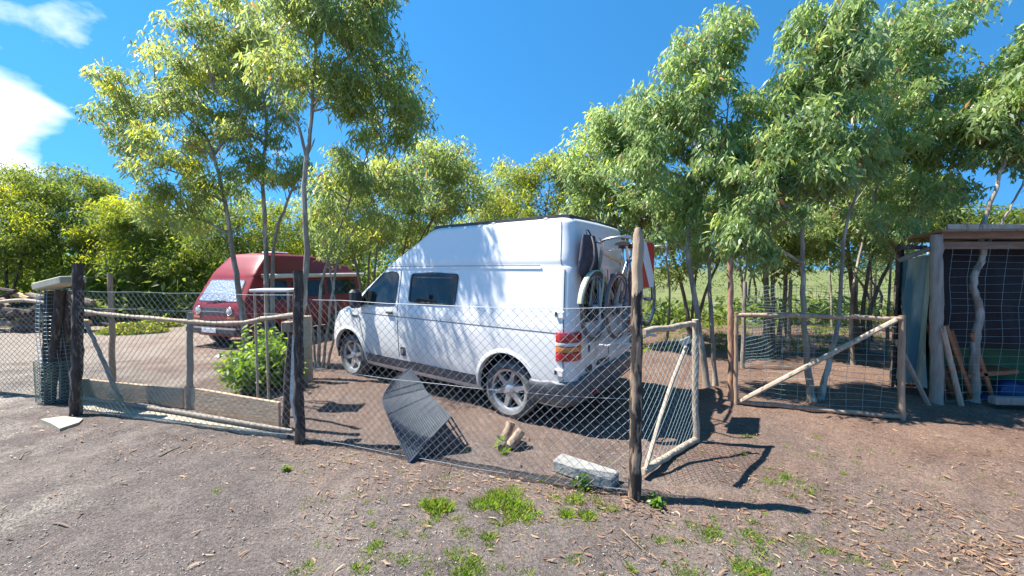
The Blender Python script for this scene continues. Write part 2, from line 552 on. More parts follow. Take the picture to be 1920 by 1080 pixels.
class MB:
    def __init__(self, org=(0, 0, 0)):
        self.v, self.f, self.o = [], [], Vector(org)
    def add(self, vs, fs):
        b = len(self.v)
        self.v += [tuple(Vector(p) - self.o) for p in vs]
        self.f += [tuple(b + i for i in f) for f in fs]
        return self
    def box(self, c, size, rot=None, taper=None):
        sx, sy, sz = (s / 2 for s in size)
        vs = []
        for z in (-1, 1):
            for x, y in ((-1, -1), (1, -1), (1, 1), (-1, 1)):
                k = taper if (taper and z > 0) else 1
                p = Vector((x * sx * k, y * sy * k, z * sz))
                if rot is not None:
                    p = rot @ p
                vs.append(Vector(c) + p)
        return self.add(vs, [(3, 2, 1, 0), (4, 5, 6, 7), (0, 1, 5, 4), (1, 2, 6, 5), (2, 3, 7, 6), (3, 0, 4, 7)])
    def rbox(self, c, size, r, rot=None):
        """box with chamfered edges"""
        sx, sy, sz = (s / 2 for s in size)
        vs, idx = [], {}
        for X in (-1, 1):
            for Y in (-1, 1):
                for Z in (-1, 1):
                    for a in range(3):
                        p = [X * sx, Y * sy, Z * sz]
                        for k in range(3):
                            if k != a:
                                p[k] -= (X, Y, Z)[k] * r
                        idx[(X, Y, Z, a)] = len(vs)
                        q = Vector(p)
                        if rot is not None:
                            q = rot @ q
                        vs.append(Vector(c) + q)
        fs = []
        S = (-1, 1)
        for a in range(3):
            b, d = (a + 1) % 3, (a + 2) % 3
            for s in S:
                q = []
                for (u, w) in ((-1, -1), (1, -1), (1, 1), (-1, 1)):
                    k = [0, 0, 0]
                    k[a], k[b], k[d] = s, u, w
                    q.append(idx[(*k, a)])
                fs.append(tuple(q if s > 0 else q[::-1]))
            for s in S:
                for t in S:
                    k1, k2 = [0, 0, 0], [0, 0, 0]
                    k1[a], k2[a] = -1, 1
                    k1[b] = k2[b] = s
                    k1[d] = k2[d] = t
                    q = [idx[(*k1, b)], idx[(*k2, b)], idx[(*k2, d)], idx[(*k1, d)]]
                    fs.append(tuple(q if s * t > 0 else q[::-1]))
        for X in S:
            for Y in S:
                for Z in S:
                    q = [idx[(X, Y, Z, 0)], idx[(X, Y, Z, 1)], idx[(X, Y, Z, 2)]]
                    fs.append(tuple(q if X * Y * Z > 0 else q[::-1]))
        return self.add(vs, fs)
    def tube(self, pts, rad, n=6, cap=True, jit=0.0):
        pts = [Vector(p) for p in pts]
        m = len(pts)
        if not hasattr(rad, '__len__'):
            rad = [rad] * m
        vs, fs = [], []
        t0 = (pts[1] - pts[0]).normalized()
        up = Vector((0, 0, 1)) if abs(t0.z) < .9 else Vector((1, 0, 0))
        u = t0.cross(up).normalized()
        for i in range(m):
            t = (pts[min(i + 1, m - 1)] - pts[max(i - 1, 0)]).normalized()
            u = (u - t * u.dot(t))
            if u.length < 1e-6:
                u = t.orthogonal()
            u.normalize()
            w = t.cross(u)
            for k in range(n):
                a = 2 * math.pi * k / n
                r = rad[i] * (1 + (random.uniform(-jit, jit) if jit else 0))
                vs.append(pts[i] + (u * math.cos(a) + w * math.sin(a)) * r)
        for i in range(m - 1):
            for k in range(n):
                k2 = (k + 1) % n
                fs.append((i * n + k, i * n + k2, (i + 1) * n + k2, (i + 1) * n + k))
        if cap:
            fs.append(tuple(range(n - 1, -1, -1)))
            fs.append(tuple((m - 1) * n + k for k in range(n)))
        return self.add(vs, fs)
    def lathe(self, prof, org, axis='y', n=24, close=False):
        """profile list of (axial, radius)"""
        vs, fs = [], []
        for (a, r) in prof:
            for k in range(n):
                t = 2 * math.pi * k / n
                if axis == 'y':
                    vs.append(Vector(org) + Vector((r * math.cos(t), a, r * math.sin(t))))
                elif axis == 'x':
                    vs.append(Vector(org) + Vector((a, r * math.cos(t), r * math.sin(t))))
                else:
                    vs.append(Vector(org) + Vector((r * math.cos(t), r * math.sin(t), a)))
        m = len(prof)
        for i in range(m if close else m - 1):
            j = (i + 1) % m
            for k in range(n):
                k2 = (k + 1) % n
                fs.append((i * n + k, i * n + k2, j * n + k2, j * n + k))
        return self.add(vs, fs)
    def torus(self, org, R_, r, axis='y', n=32, m=8):
        return self.lathe([(r * math.sin(2 * math.pi * i / m), R_ + r * math.cos(2 * math.pi * i / m)) for i in range(m)], org, axis, n, True)
    def disc(self, org, r, axis='y', n=24):
        vs = []
        for k in range(n):
            t = 2 * math.pi * k / n
            c, s = r * math.cos(t), r * math.sin(t)
            vs.append(Vector(org) + (Vector((c, 0, s)) if axis == 'y' else Vector((0, c, s)) if axis == 'x' else Vector((c, s, 0))))
        return self.add(vs, [tuple(range(n))])
    def build(self, name, m, parent=None, smooth=False, angle=40):
        me = bpy.data.meshes.new(name)
        me.from_pydata(self.v, [], self.f)
        me.materials.append(MATS[m] if isinstance(m, str) else m)
        if smooth:
            me.polygons.foreach_set('use_smooth', [True] * len(me.polygons))
            me.set_sharp_from_angle(angle=R(angle))
        me.update()
        o = bpy.data.objects.new(name, me)
        col.objects.link(o)
        if parent:
            o.parent = parent
        elif self.o.length > 0:
            o.location = self.o
        return o

def np_mesh(name, verts, quads, m, parent=None, tint=None, loc=None):
    me = bpy.data.meshes.new(name)
    nv, nf, k = len(verts), len(quads), quads.shape[1]
    me.vertices.add(nv)
    me.vertices.foreach_set('co', verts.astype(np.float32).ravel())
    me.loops.add(nf * k)
    me.loops.foreach_set('vertex_index', quads.astype(np.int32).ravel())
    me.polygons.add(nf)
    me.polygons.foreach_set('loop_start', np.arange(0, nf * k, k, dtype=np.int32))
    me.update(calc_edges=True)
    if tint is not None:
        a = me.attributes.new('tint', 'FLOAT', 'FACE')
        a.data.foreach_set('value', tint.astype(np.float32))
    me.materials.append(MATS[m])
    o = bpy.data.objects.new(name, me)
    col.objects.link(o)
    if parent:
        o.parent = parent
    if loc is not None:
        o.location = loc
    return o

def copy_tree(o, parent=None):
    c = o.copy()
    col.objects.link(c)
    c.parent = parent
    for ch in [x for x in bpy.data.objects if x.parent == o]:
        copy_tree(ch, c)
    return c

def unit(a):
    return a / np.maximum(np.linalg.norm(a, axis=1, keepdims=True), 1e-9)
def leaf_arrays(pos, length, width, droop, spread, rng, curl=.12, az=None):
    """pos (N,3): one bent pointed leaf of two quads... kept to one quad each"""
    N = len(pos)
    a = rng.uniform(0, 2 * np.pi, N) if az is None else az
    dn = rng.normal(droop, spread, N)
    d = unit(np.stack([np.cos(a), np.sin(a), -dn], 1))
    s = unit(np.cross(d, unit(rng.normal(0, 1, (N, 3)))))
    L = length * rng.uniform(.5, 1.4, N)[:, None]
    W = width * rng.uniform(.6, 1.4, N)[:, None]
    nrm = np.cross(d, s)
    p0 = pos
    mid = pos + d * L * .45 + nrm * L * curl * rng.uniform(-1, 1, N)[:, None]
    p1 = mid + s * W * .5
    p3 = mid - s * W * .5
    p2 = pos + d * L + np.array([0, 0, -1]) * L * .12
    V = np.stack([p0, p1, p2, p3], 1).reshape(-1, 3)
    Q = np.arange(4 * N).reshape(N, 4)
    return V, Q

# ================================================================== SETTING: ground
def build_ground():
    def axis(fine_lo, fine_hi, step, lo, hi):
        a = list(np.arange(fine_lo, fine_hi + 1e-6, step))
        s, v = step, fine_hi
        while v < hi:
            s *= 1.25
            v += s
            a.append(min(v, hi))
        s, v = step, fine_lo
        while v > lo:
            s *= 1.25
            v -= s
            a.insert(0, max(v, lo))
        return np.array(a)
    xs = axis(-9, 8, .075, -700, 700)
    ys = axis(0.6, 9.0, .06, -40, 1400)
    X, Y = np.meshgrid(xs, ys)
    Z = np.vectorize(th)(X, Y)
    near = np.exp(-np.maximum(0, np.abs(Y - 4.5) - 4) ** 2)
    rng = np.random.default_rng(3)
    for sc_, am in ((4, .006), (11, .005), (23, .004)):
        for _ in range(5):
            a, p = rng.uniform(0, 6.28, 2)
            Z += near * am * .5 * np.sin((X * np.cos(a) + Y * np.sin(a)) * sc_ * rng.uniform(.7, 1.4) + p + 1.3 * np.sin(X * 1.3 + p) + np.sin(Y * 1.7))
    Z += near * rng.normal(0, .0028, Z.shape)
    V = np.stack([X, Y, Z], -1).reshape(-1, 3)
    nx, ny = len(xs), len(ys)
    i = np.arange(nx * ny).reshape(ny, nx)
    Q = np.stack([i[:-1, :-1], i[:-1, 1:], i[1:, 1:], i[1:, :-1]], -1).reshape(-1, 4)
    o = np_mesh('ground', V, Q, 'trodden_earth')
    o.data.polygons.foreach_set('use_smooth', [True] * len(o.data.polygons))
    tag(o, kind='structure')
build_ground()

# ================================================================== VANS: shells made of plan outlines stacked in height
def interp(tab, z):
    if z <= tab[0][0]:
        return tab[0][1]
    for (a, x), (b, y) in zip(tab, tab[1:]):
        if z <= b:
            return x + (y - x) * (z - a) / (b - a)
    return tab[-1][1]

class Shell:
    def __init__(s, zs, xf, xr, w, lf, rr, pf, zr, rroof, top_crown, zdef=None):
        s.zs, s.xf, s.xr, s.w, s.lf, s.rr, s.pf = zs, xf, xr, w, lf, rr, pf
        s.zr, s.rroof, s.crown, s.zdef = zr, rroof, top_crown, zdef
    def par(s, z):
        """xf, xr, w, lf, rr at height z, roof corner included"""
        xf, xr, w, lf, rr = interp(s.xf, z), interp(s.xr, z), interp(s.w, z), interp(s.lf, z), interp(s.rr, z)
        if z > s.zr:
            q = min(1, (z - s.zr) / s.rroof)
            ins = s.rroof * (1 - math.sqrt(max(0, 1 - q * q)))
            w -= ins
            xr += ins * .8
            xf -= ins * .8
        return xf, xr, w, lf, rr
    def half(s, z):
        xf, xr, w, lf, rr = s.par(z)
        pts = []
        p = s.pf
        for i in range(11):
            a = math.pi / 2 * i / 10
            pts.append((xf - lf + lf * math.cos(a) ** (2 / p) if i < 10 else xf - lf, w * math.sin(a) ** (2 / p) if i else 0))
        x0, x1 = xf - lf, xr + rr
        for i in range(1, 22):
            pts.append((x0 + (x1 - x0) * i / 22, w))
        for i in range(9):
            b = math.pi / 2 * i / 8
            pts.append((x1 - rr * math.sin(b), w - rr + rr * math.cos(b)))
        for k in (.66, .33, 0):
            pts.append((xr - .02 * (1 - k * k), (w - rr) * k))
        return pts
    def zz(s, x, z):
        return s.zdef(x, z) if s.zdef else z
    def side(s, x, z, off=0.0, sgn=1):
        xf, xr, w, lf, rr = s.par(z)
        if x > xf - lf:
            q = min(1, (x - (xf - lf)) / lf)
            y = w * (1 - q ** s.pf) ** (1 / s.pf)
        elif x < xr + rr:
            q = min(rr, xr + rr - x)
            y = w - rr + math.sqrt(max(0, rr * rr - q * q))
        else:
            y = w
        return Vector((x, sgn * (y + off), s.zz(x, z)))
    def rear(s, y, z, off=0.0):
        xf, xr, w, lf, rr = s.par(z)
        ay = abs(y)
        if ay > w - rr:
            q = min(rr, ay - (w - rr))
            x = xr + rr - math.sqrt(max(0, rr * rr - q * q))
        else:
            k = ay / (w - rr)
            x = xr - .02 * (1 - k * k)
        return Vector((x - off, y, s.zz(x, z)))
    def front(s, y, z, off=0.0):
        xf, xr, w, lf, rr = s.par(z)
        q = min(1, abs(y) / w)
        x = xf - lf + lf * (1 - q ** s.pf) ** (1 / s.pf)
        return Vector((x + off, y, s.zz(x, z)))
    def wrap(s, t, z, off=0.0, sgn=1):
        """t metres round the rear corner: t<0 on the side, then the arc, then the tail"""
        xf, xr, w, lf, rr = s.par(z)
        arc = rr * math.pi / 2
        if t < 0:
            return Vector((xr + rr - t, sgn * (w + off), z))
        if t < arc:
            b = t / rr
            return Vector((xr + rr - (rr + off) * math.sin(b), sgn * (w - rr + (rr + off) * math.cos(b)), z))
        k = (w - rr - (t - arc))
        return Vector((xr - off - .02 * (1 - (k / (w - rr)) ** 2), sgn * k, z))
    def build(s, name, m, parent, cutters=()):
        mb = MB()
        rings = []
        for z in s.zs:
            h = s.half(z)
            rings.append([Vector((x, y, s.zz(x, z))) for x, y in h] + [Vector((x, -y, s.zz(x, z))) for x, y in h[-2:0:-1]])
        n = len(rings[0])
        vs = [p for r in rings for p in r]
        fs = []
        for i in range(len(rings) - 1):
            for k in range(n):
                k2 = (k + 1) % n
                fs.append((i * n + k, (i + 1) * n + k, (i + 1) * n + k2, i * n + k2))
        h = (n + 2) // 2
        # roof: strips across with a raised middle line
        t0 = (len(rings) - 1) * n
        midix = {}
        for k in range(1, h - 1):
            p = (rings[-1][k] + rings[-1][n - k]) / 2
            e = min(k, h - 1 - k) / 8
            midix[k] = len(vs)
            vs.append(p + Vector((0, 0, s.crown * min(1, e))))
        for k in range(1, h - 2):
            fs.append((t0 + k, midix[k], midix[k + 1], t0 + k + 1))
            fs.append((midix[k], t0 + n - k, t0 + n - k - 1, midix[k + 1]))
        fs.append((t0, t0 + n - 1, midix[1], t0 + 1)[::-1])
        fs.append((t0 + h - 1, t0 + h - 2, midix[h - 2], t0 + h)[::-1])
        for k in range(1, h - 2):
            fs.append((k, k + 1, n - k - 1, n - k))
        fs.append((0, 1, n - 1))
        fs.append((h - 2, h - 1, h))
        mb.add(vs, fs)
        o = mb.build(name, m, parent)
        bm_fix(o)
        if cutters:
            for c in cutters:
                c.parent = parent
                md = o.modifiers.new('cut', 'BOOLEAN')
                md.operation = 'DIFFERENCE'
                md.solver = 'EXACT'
                md.object = c
            bpy.context.view_layer.update()
            dg = bpy.context.evaluated_depsgraph_get()
            me = bpy.data.meshes.new_from_object(o.evaluated_get(dg))
            o.modifiers.clear()
            o.data = me
            me.name = name
            for c in cutters:
                bpy.data.objects.remove(c)
        o.data.polygons.foreach_set('use_smooth', [True] * len(o.data.polygons))
        o.data.set_sharp_from_angle(angle=R(32))
        return o
import bmesh
def bm_fix(o):
    b = bmesh.new()
    b.from_mesh(o.data)
    bmesh.ops.recalc_face_normals(b, faces=b.faces)
    b.to_mesh(o.data)
    b.free()

def rounded(poly, r=.04, n=4):
    out = []
    m = len(poly)
    for i in range(m):
        p0, p, p1 = (Vector(poly[(i + k) % m]) for k in (-1, 0, 1))
        a, b = (p0 - p), (p1 - p)
        ra = min(r, a.length * .45, b.length * .45)
        s, e = p + a.normalized() * ra, p + b.normalized() * ra
        for k in range(n + 1):
            t = k / n
            out.append(s * (1 - t) ** 2 + p * 2 * t * (1 - t) + e * t * t)
    return out
def densify(poly, step=.12):
    out = []
    for i, p in enumerate(poly):
        q = poly[(i + 1) % len(poly)]
        n = max(1, int((q - p).length / step))
        out += [p.lerp(q, k / n) for k in range(n)]
    return out
def patch(fn, poly, off, m, name, parent, r=.04, thick=.012, grow=0.0):
    """a panel that follows the surface fn(u, v, off)"""
    pl = densify(rounded([Vector(p) for p in poly], r))
    c = sum(pl, Vector((0, 0))) / len(pl)
    if grow:
        pl = [p + (p - c).normalized() * grow for p in pl]
    mb = MB()
    n = len(pl)
    vs = [fn(p.x, p.y, off - thick) for p in pl]
    for k in (1, .75, .5, .25):
        vs += [fn(*(c + (p - c) * k), off) for p in pl]
    vs.append(fn(c.x, c.y, off))
    fs = []
    for i in range(4):
        for k in range(n):
            k2 = (k + 1) % n
            fs.append((i * n + k, i * n + k2, (i + 1) * n + k2, (i + 1) * n + k))
    for k in range(n):
        fs.append((4 * n + k, 4 * n + (k + 1) % n, 5 * n))
    mb.add(vs, fs)
    o = mb.build(name, m, parent, True, 30)
    bm_fix(o)
    return o
def rim(fn, poly, width, off, m, name, parent, r=.04):
    """a raised frame round a panel"""
    pl = densify(rounded([Vector(p) for p in poly], r))
    c = sum(pl, Vector((0, 0))) / len(pl)
    inn = pl
    out = [p + (p - c).normalized() * width for p in pl]
    mid = [p + (p - c).normalized() * width * .5 for p in pl]
    n = len(pl)
    vs = [fn(*p, -.004) for p in inn] + [fn(*p, off * .8) for p in inn] + [fn(*p, off) for p in mid] + [fn(*p, off * .8) for p in out] + [fn(*p, -.004) for p in out]
    fs = [(i * n + k, i * n + (k + 1) % n, (i + 1) * n + (k + 1) % n, (i + 1) * n + k) for i in range(4) for k in range(n)]
    mb = MB()
    mb.add(vs, fs)
    o = mb.build(name, m, parent, True, 60)
    bm_fix(o)
    return o
def ribbon(fn, line, width, off, m, name, parent, step=.08):
    pts = [Vector(p) for p in line]
    d = []
    for a, b in zip(pts, pts[1:]):
        n = max(1, int((b - a).length / step))
        d += [a.lerp(b, k / n) for k in range(n)]
    d.append(pts[-1])
    vs, fs = [], []
    for i, p in enumerate(d):
        t = (d[min(i + 1, len(d) - 1)] - d[max(i - 1, 0)]).normalized()
        nrm = Vector((-t.y, t.x)) * width / 2
        vs += [fn(*(p - nrm), -.003), fn(*(p - nrm), off), fn(*(p + nrm), off), fn(*(p + nrm), -.003)]
    for i in range(len(d) - 1):
        for k in range(3):
            fs.append((i * 4 + k, i * 4 + k + 1, i * 4 + k + 5, i * 4 + k + 4))
    mb = MB()
    mb.add(vs, fs)
    o = mb.build(name, m, parent, True, 50)
    bm_fix(o)
    return o
def cylinder_cutter(x, y, z, r, depth):
    mb = MB()
    n = 40
    vs = []
    for yy in (y - depth / 2, y + depth / 2):
        for k in range(n):
            a = 2 * math.pi * k / n
            vs.append((x + r * math.cos(a), yy, z + r * math.sin(a)))
    mb.add(vs, [tuple(range(n)), tuple(range(2 * n - 1, n - 1, -1))] + [(k, n + k, n + (k + 1) % n, (k + 1) % n) for k in range(n)])
    o = mb.build('cutter', 'underbody')
    bm_fix(o)
    return o

def make_wheel(parent, x, y, sgn, r, width, rim_r, spokes, rim_mat):
    """wheel > tyre, rim, hub, each spoke"""
    w = bpy.data.objects.new('wheel', None)
    w.empty_display_size = .1
    col.objects.link(w)
    w.parent = parent
    w.location = (x, y, r)
    h = width / 2
    t = MB()
    t.lathe([(-h * .75, rim_r), (-h * .97, rim_r + .03), (-h, r - .055), (-h * .86, r - .018), (-h * .6, r), (h * .6, r), (h * .86, r - .018), (h, r - .055), (h * .97, rim_r + .03), (h * .75, rim_r)], (0, 0, 0), 'y', 40)
    t.build('tyre', 'tyre_dusty', w, True, 35)
    m = MB()
    o = sgn * h * .72
    i = sgn * h * .25
    m.lathe([(-sgn * h * .7, rim_r), (sgn * h * .2, rim_r - .03), (o - sgn * .008, rim_r - .022), (o, rim_r - .012), (o + sgn * .006, rim_r + .006), (o, rim_r + .012)], (0, 0, 0), 'y', 40)
    m.build('rim', rim_mat, w, True, 35)
    d = MB()
    d.lathe([(-sgn * h * .1, rim_r - .02), (-sgn * h * .1, .001)], (0, 0, 0), 'y', 32)
    d.build('brake_disc', 'underbody', w)
    hb = MB()
    hb.lathe([(i, .07), (o - sgn * .02, .068), (o - sgn * .006, .05), (o - sgn * .004, .001)], (0, 0, 0), 'y', 20)
    hb.build('hub', rim_mat, w, True, 40)
    sp = MB()
    vs = []
    for rr_, ww, yy in ((.045, .050, o - sgn * .02), (rim_r - .02, .034, o - sgn * .016)):
        vs += [(rr_, i * .4, -ww), (rr_, yy, -ww * .65), (rr_, yy, ww * .65), (rr_, i * .4, ww)]
    sp.add(vs, [(0, 1, 5, 4), (1, 2, 6, 5), (2, 3, 7, 6), (3, 0, 4, 7), (0, 3, 2, 1), (4, 5, 6, 7)])
    s0 = sp.build('spoke', rim_mat, w)
    bm_fix(s0)
    for k in range(spokes):
        s = s0 if k == 0 else s0.copy()
        if k:
            col.objects.link(s)
            s.parent = w
        s.rotation_euler = (0, 2 * math.pi * (k + .25) / spokes, 0)
    return w

# ------------------------------------------------------------------ the white van
def white_van():
    r_, f_ = G(953, 783), G(659, 703)
    d = Vector((f_.x - r_.x, f_.y - r_.y)).normalized()
    left = Vector((-d.y, d.x))
    o2 = Vector((r_.x, r_.y)) - left * .88
    van = empty('camper_van', (o2.x, o2.y, th(o2.x, o2.y)), 'white high-roof camper van parked behind the wire fence, bicycles on its back', 'van', rz=math.atan2(d.y, d.x))
    zs = [.24, .29, .36, .46, .58, .72, .85, .95, 1.0, 1.03, 1.06, 1.09, 1.12, 1.15, 1.19, 1.24, 1.32, 1.42, 1.52, 1.62, 1.68, 1.70, 1.715, 1.735, 1.78, 1.86, 1.95, 2.04, 2.11]
    zr, rr_ = 2.145, .065
    zs += [zr + rr_ * math.sin(math.pi / 2 * k / 7) for k in range(0, 8)]
    xf = [(.24, 3.5), (.29, 3.72), (.36, 3.82), (.46, 3.86), (.58, 3.87), (.72, 3.85), (.85, 3.8), (.95, 3.73), (1.0, 3.66), (1.03, 3.58), (1.06, 3.48), (1.09, 3.36), (1.12, 3.26), (1.15, 3.19), (1.19, 3.13), (1.24, 3.06), (1.32, 2.94), (1.42, 2.78), (1.52, 2.61), (1.62, 2.45), (1.7, 2.32), (1.735, 2.26), (1.78, 2.18), (1.86, 2.04), (1.95, 1.88), (2.06, 1.69), (2.21, 1.44)]
    xr = [(.24, -.70), (.30, -.78), (.5, -.80), (1.05, -.80), (1.68, -.775), (1.72, -.755), (2.06, -.715), (2.2, -.70)]
    w = [(.24, .84), (.29, .885), (.36, .91), (.46, .93), (.58, .942), (.85, .948), (1.0, .945), (1.03, .941), (1.06, .944), (1.12, .938), (1.24, .922), (1.68, .868), (1.70, .865), (1.715, .861), (1.735, .866), (1.78, .866), (2.06, .80), (2.2, .78)]
    lf = [(.24, .7), (.95, .75), (1.09, .55), (1.24, .42), (1.7, .30), (2.2, .28)]
    rr = [(.24, .14), (1.7, .14), (1.74, .14), (2.2, .13)]
    sh = Shell(zs, xf, xr, w, lf, rr, 2.6, zr, rr_, .055)
    RW = .325
    cut = []
    for x in (0, 3.0):
        for s in (1, -1):
            cut.append(cylinder_cutter(x, s * .86, RW + .035, .395, .52))
    body = sh.build('body', 'van_white', van, cut)
    for x in (0, 3.0):
        for s in (1, -1):
            make_wheel(van, x, s * .80, s, RW, .215, .232, 6, 'alloy')
            li = MB()
            n = 30
            vs = []
            for yy in (s * .62, s * .885):
                for k in range(n + 1):
                    a = -.25 + (math.pi + .5) * k / n
                    vs.append((x + .388 * math.cos(a), yy, RW + .035 + .388 * math.sin(a)))
            li.add(vs, [(k, k + 1, n + 2 + k, n + 1 + k) for k in range(n)])
            li.add([(x + .39 * math.cos(2 * math.pi * k / 24), s * .615, RW + .035 + .39 * math.sin(2 * math.pi * k / 24)) for k in range(24)], [tuple(range(24))])
            li.build('wheel_liner', 'underbody', van)
            # pressed lip round the arch
            lp = MB()
            vs, m_ = [], 28
            for k in range(m_ + 1):
                a = -.12 + (math.pi + .24) * k / m_
                for q, of in ((.392, -.02), (.396, .012), (.425, .012), (.445, -.002)):
                    xx, zz_ = x + q * math.cos(a), RW + .035 + q * math.sin(a)
                    vs.append(sh.side(xx, max(.25, zz_), of, s))
            fs = [(k * 4 + j, k * 4 + j + 1, k * 4 + j + 5, k * 4 + j + 4) for k in range(m_) for j in range(3)]
            lp.add(vs, fs)
            bm_fix(lp.build('wheel_arch_lip', 'van_white', van, True, 50))
    S = lambda x, z, off=0.0: sh.side(x, z, off, 1)
    SR = lambda x, z, off=0.0: sh.side(x, z, off, -1)
    RE = lambda y, z, off=0.0: sh.rear(y, z, off)
    FR = lambda y, z, off=0.0: sh.front(y, z, off)
    # side window of the living area
    win = [(1.58, 1.25), (.79, 1.25), (.76, 1.605), (1.56, 1.605)]
    g = patch(S, win, .006, 'tinted_glass', 'side_window', van, r=.05)
    rim(S, win, .030, .016, 'black_plastic', 'window_frame', g, r=.05)
    ribbon(S, [(1.53, 1.565), (.80, 1.565)], .014, .012, 'trim_grey', 'blind_rail', g)
    # cab door glass, pillar and quarter
    cab = [(2.72, 1.16), (1.90, 1.185), (1.86, 1.60), (1.98, 1.635), (2.20, 1.60), (2.60, 1.30)]
    for fn, sg in ((S, 1), (SR, -1)):
        g = patch(fn, cab, .004, 'cab_glass', 'cab_window', van, r=.04)
        rim(fn, cab, .022, .010, 'black_plastic', 'window_frame', g, r=.04)
        # door gaps, sliding rail, belt swage
        ribbon(fn, [(1.80, 1.66), (1.82, 1.2), (1.80, .6), (1.80, .40)], .013, .0015, 'black_plastic', 'door_gap', van)
        ribbon(fn, [(2.74, 1.12), (2.70, .95), (2.60, .62), (2.42, .40)], .012, .0015, 'black_plastic', 'door_gap', van)
        ribbon(fn, [(.70, 1.66), (.66, 1.2), (.64, .75), (.72, .42)], .009, .0015, 'black_plastic', 'door_gap', van) if sg < 0 else None
        ribbon(fn, [(2.66, 1.025), (-.66, 1.03)], .010, .0025, 'trim_grey', 'belt_line', van)
        ribbon(fn, [(2.26, 1.712), (-.40, 1.712)], .006, .003, 'trim_grey', 'roof_joint', van)
        ribbon(fn, [(2.24, 1.69), (-.42, 1.685)], .014, .012, 'van_white', 'rain_gutter', van)
        # rocker trim between the wheels, with a white sill below
        ribbon(fn, [(2.57, .375), (.43, .375)], .125, .010, 'trim_grey', 'rocker_trim', van)
        # door handle
        hd = MB()
        p = fn(1.97, 1.075, .018)
        hd.rbox(p, (.15, .03, .034), .012)
        hd.build('door_handle', 'black_plastic', van)
        # door mirror
        mr = MB()
        p = fn(2.63, 1.24, .12)
        mr.rbox(p, (.13, .19, .27), .04, Matrix.Rotation(R(8) * sg, 3, 'Z'))
        mr.tube([fn(2.66, 1.14, -.01), fn(2.64, 1.16, .08)], .03, 6)
        mr.build('door_mirror', 'black_plastic', van, True, 40)
        # indicator and fuel flap
        patch(fn, [(2.86, .955), (2.74, .955), (2.74, .985), (2.88, .985)], .006, 'black_plastic', 'side_repeater', van, r=.008)
    patch(S, [(1.76, .50), (1.66, .50), (1.66, .62), (1.76, .62)], .006, 'black_plastic', 'socket_cover', van, r=.02)
    patch(S, [(1.74, .53), (1.70, .53), (1.70, .59), (1.74, .59)], .012, 'alloy', 'socket_flap', van, r=.015)
    # windscreen, front lamps, grille: seen from other places
    patch(FR, [(-.60, 1.22), (.60, 1.22), (.56, 1.68), (-.56, 1.68)], .004, 'cab_glass', 'windscreen', van, r=.05)
    for s in (1, -1):
        patch(FR, [(s * .46, .72), (s * .74, .76), (s * .78, .92), (s * .50, .90)], .012, 'lamp_clear', 'headlight', van, r=.03)
    patch(FR, [(-.42, .74), (.42, .74), (.42, .9), (-.42, .9)], .010, 'black_plastic', 'grille', van, r=.02)
    patch(FR, [(-.7, .36), (.7, .36), (.7, .52), (-.7, .52)], .014, 'trim_grey', 'front_bumper_insert', van, r=.03)
    # rear: bumper wrapping round the corner from behind the rear wheels
    mb = MB()
    rows = [(.26, -.02), (.27, .014), (.33, .03), (.47, .034), (.525, .03), (.545, .012), (.55, -.01)]
    xs_ = []
    ts = [-.33, -.28, -.2, -.1, 0] + [.14 * math.pi / 2 * k / 6 for k in range(1, 7)] + [.3, .45, .6, .75, .9, .985]
    n_ = len(ts)
    vs = []
    for z, of in rows:
        top = 1.0
        row = []
        for t in ts:
            zz_ = z + (.03 if (z > .5 and t > .25) else 0) - (.0 if t > -.2 else .02 * (z > .5))
            row.append(sh.wrap(min(t, .78 + .2207), zz_, of + (.025 if t > .2 else .0), 1))
        full = row + [Vector((p.x, -p.y, p.z)) for p in row[::-1]]
        vs += full
    N = 2 * n_
    fs = [(i * N + k, i * N + k + 1, (i + 1) * N + k + 1, (i + 1) * N + k) for i in range(len(rows) - 1) for k in range(N - 1)]
    mb.add(vs, fs)
    bp = mb.build('rear_bumper', 'trim_grey', van, True, 40)
    bm_fix(bp)
    for s in (1, -1):
        q = MB()
        q.rbox(sh.rear(s * .50, .37, .062) , (.012, .16, .035), .005)
        q.build('bumper_reflector', 'lamp_red', bp)
    # tail lamps on the corner: red, clear, amber, red
    for s in (1, -1):
        lamp = None
        for (z0, z1, m_) in ((.755, .845, 'lamp_red'), (.845, .905, 'lamp_amber'), (.905, .945, 'lamp_clear'), (.945, 1.045, 'lamp_red')):
            mb = MB()
            tt = [-.03 + .33 * k / 12 for k in range(13)]
            vs = []
            for z, of in ((z0 + .001, .0), (z0 + .004, .018), ((z0 + z1) / 2, .022), (z1 - .004, .018), (z1 - .001, .0)):
                for i, t in enumerate(tt):
                    vs.append(sh.wrap(t, z, of if 0 < i < 12 else 0.0, s))
            fs = [(i * 13 + k, i * 13 + k + 1, (i + 1) * 13 + k + 1, (i + 1) * 13 + k) for i in range(4) for k in range(12)]
            mb.add(vs, fs)
            if lamp is None:
                lamp = bpy.data.objects.new('tail_lamp', None)
                col.objects.link(lamp)
                lamp.parent = van
                lamp.empty_display_size = .05
            bm_fix(mb.build('lens', m_, lamp, True, 50))
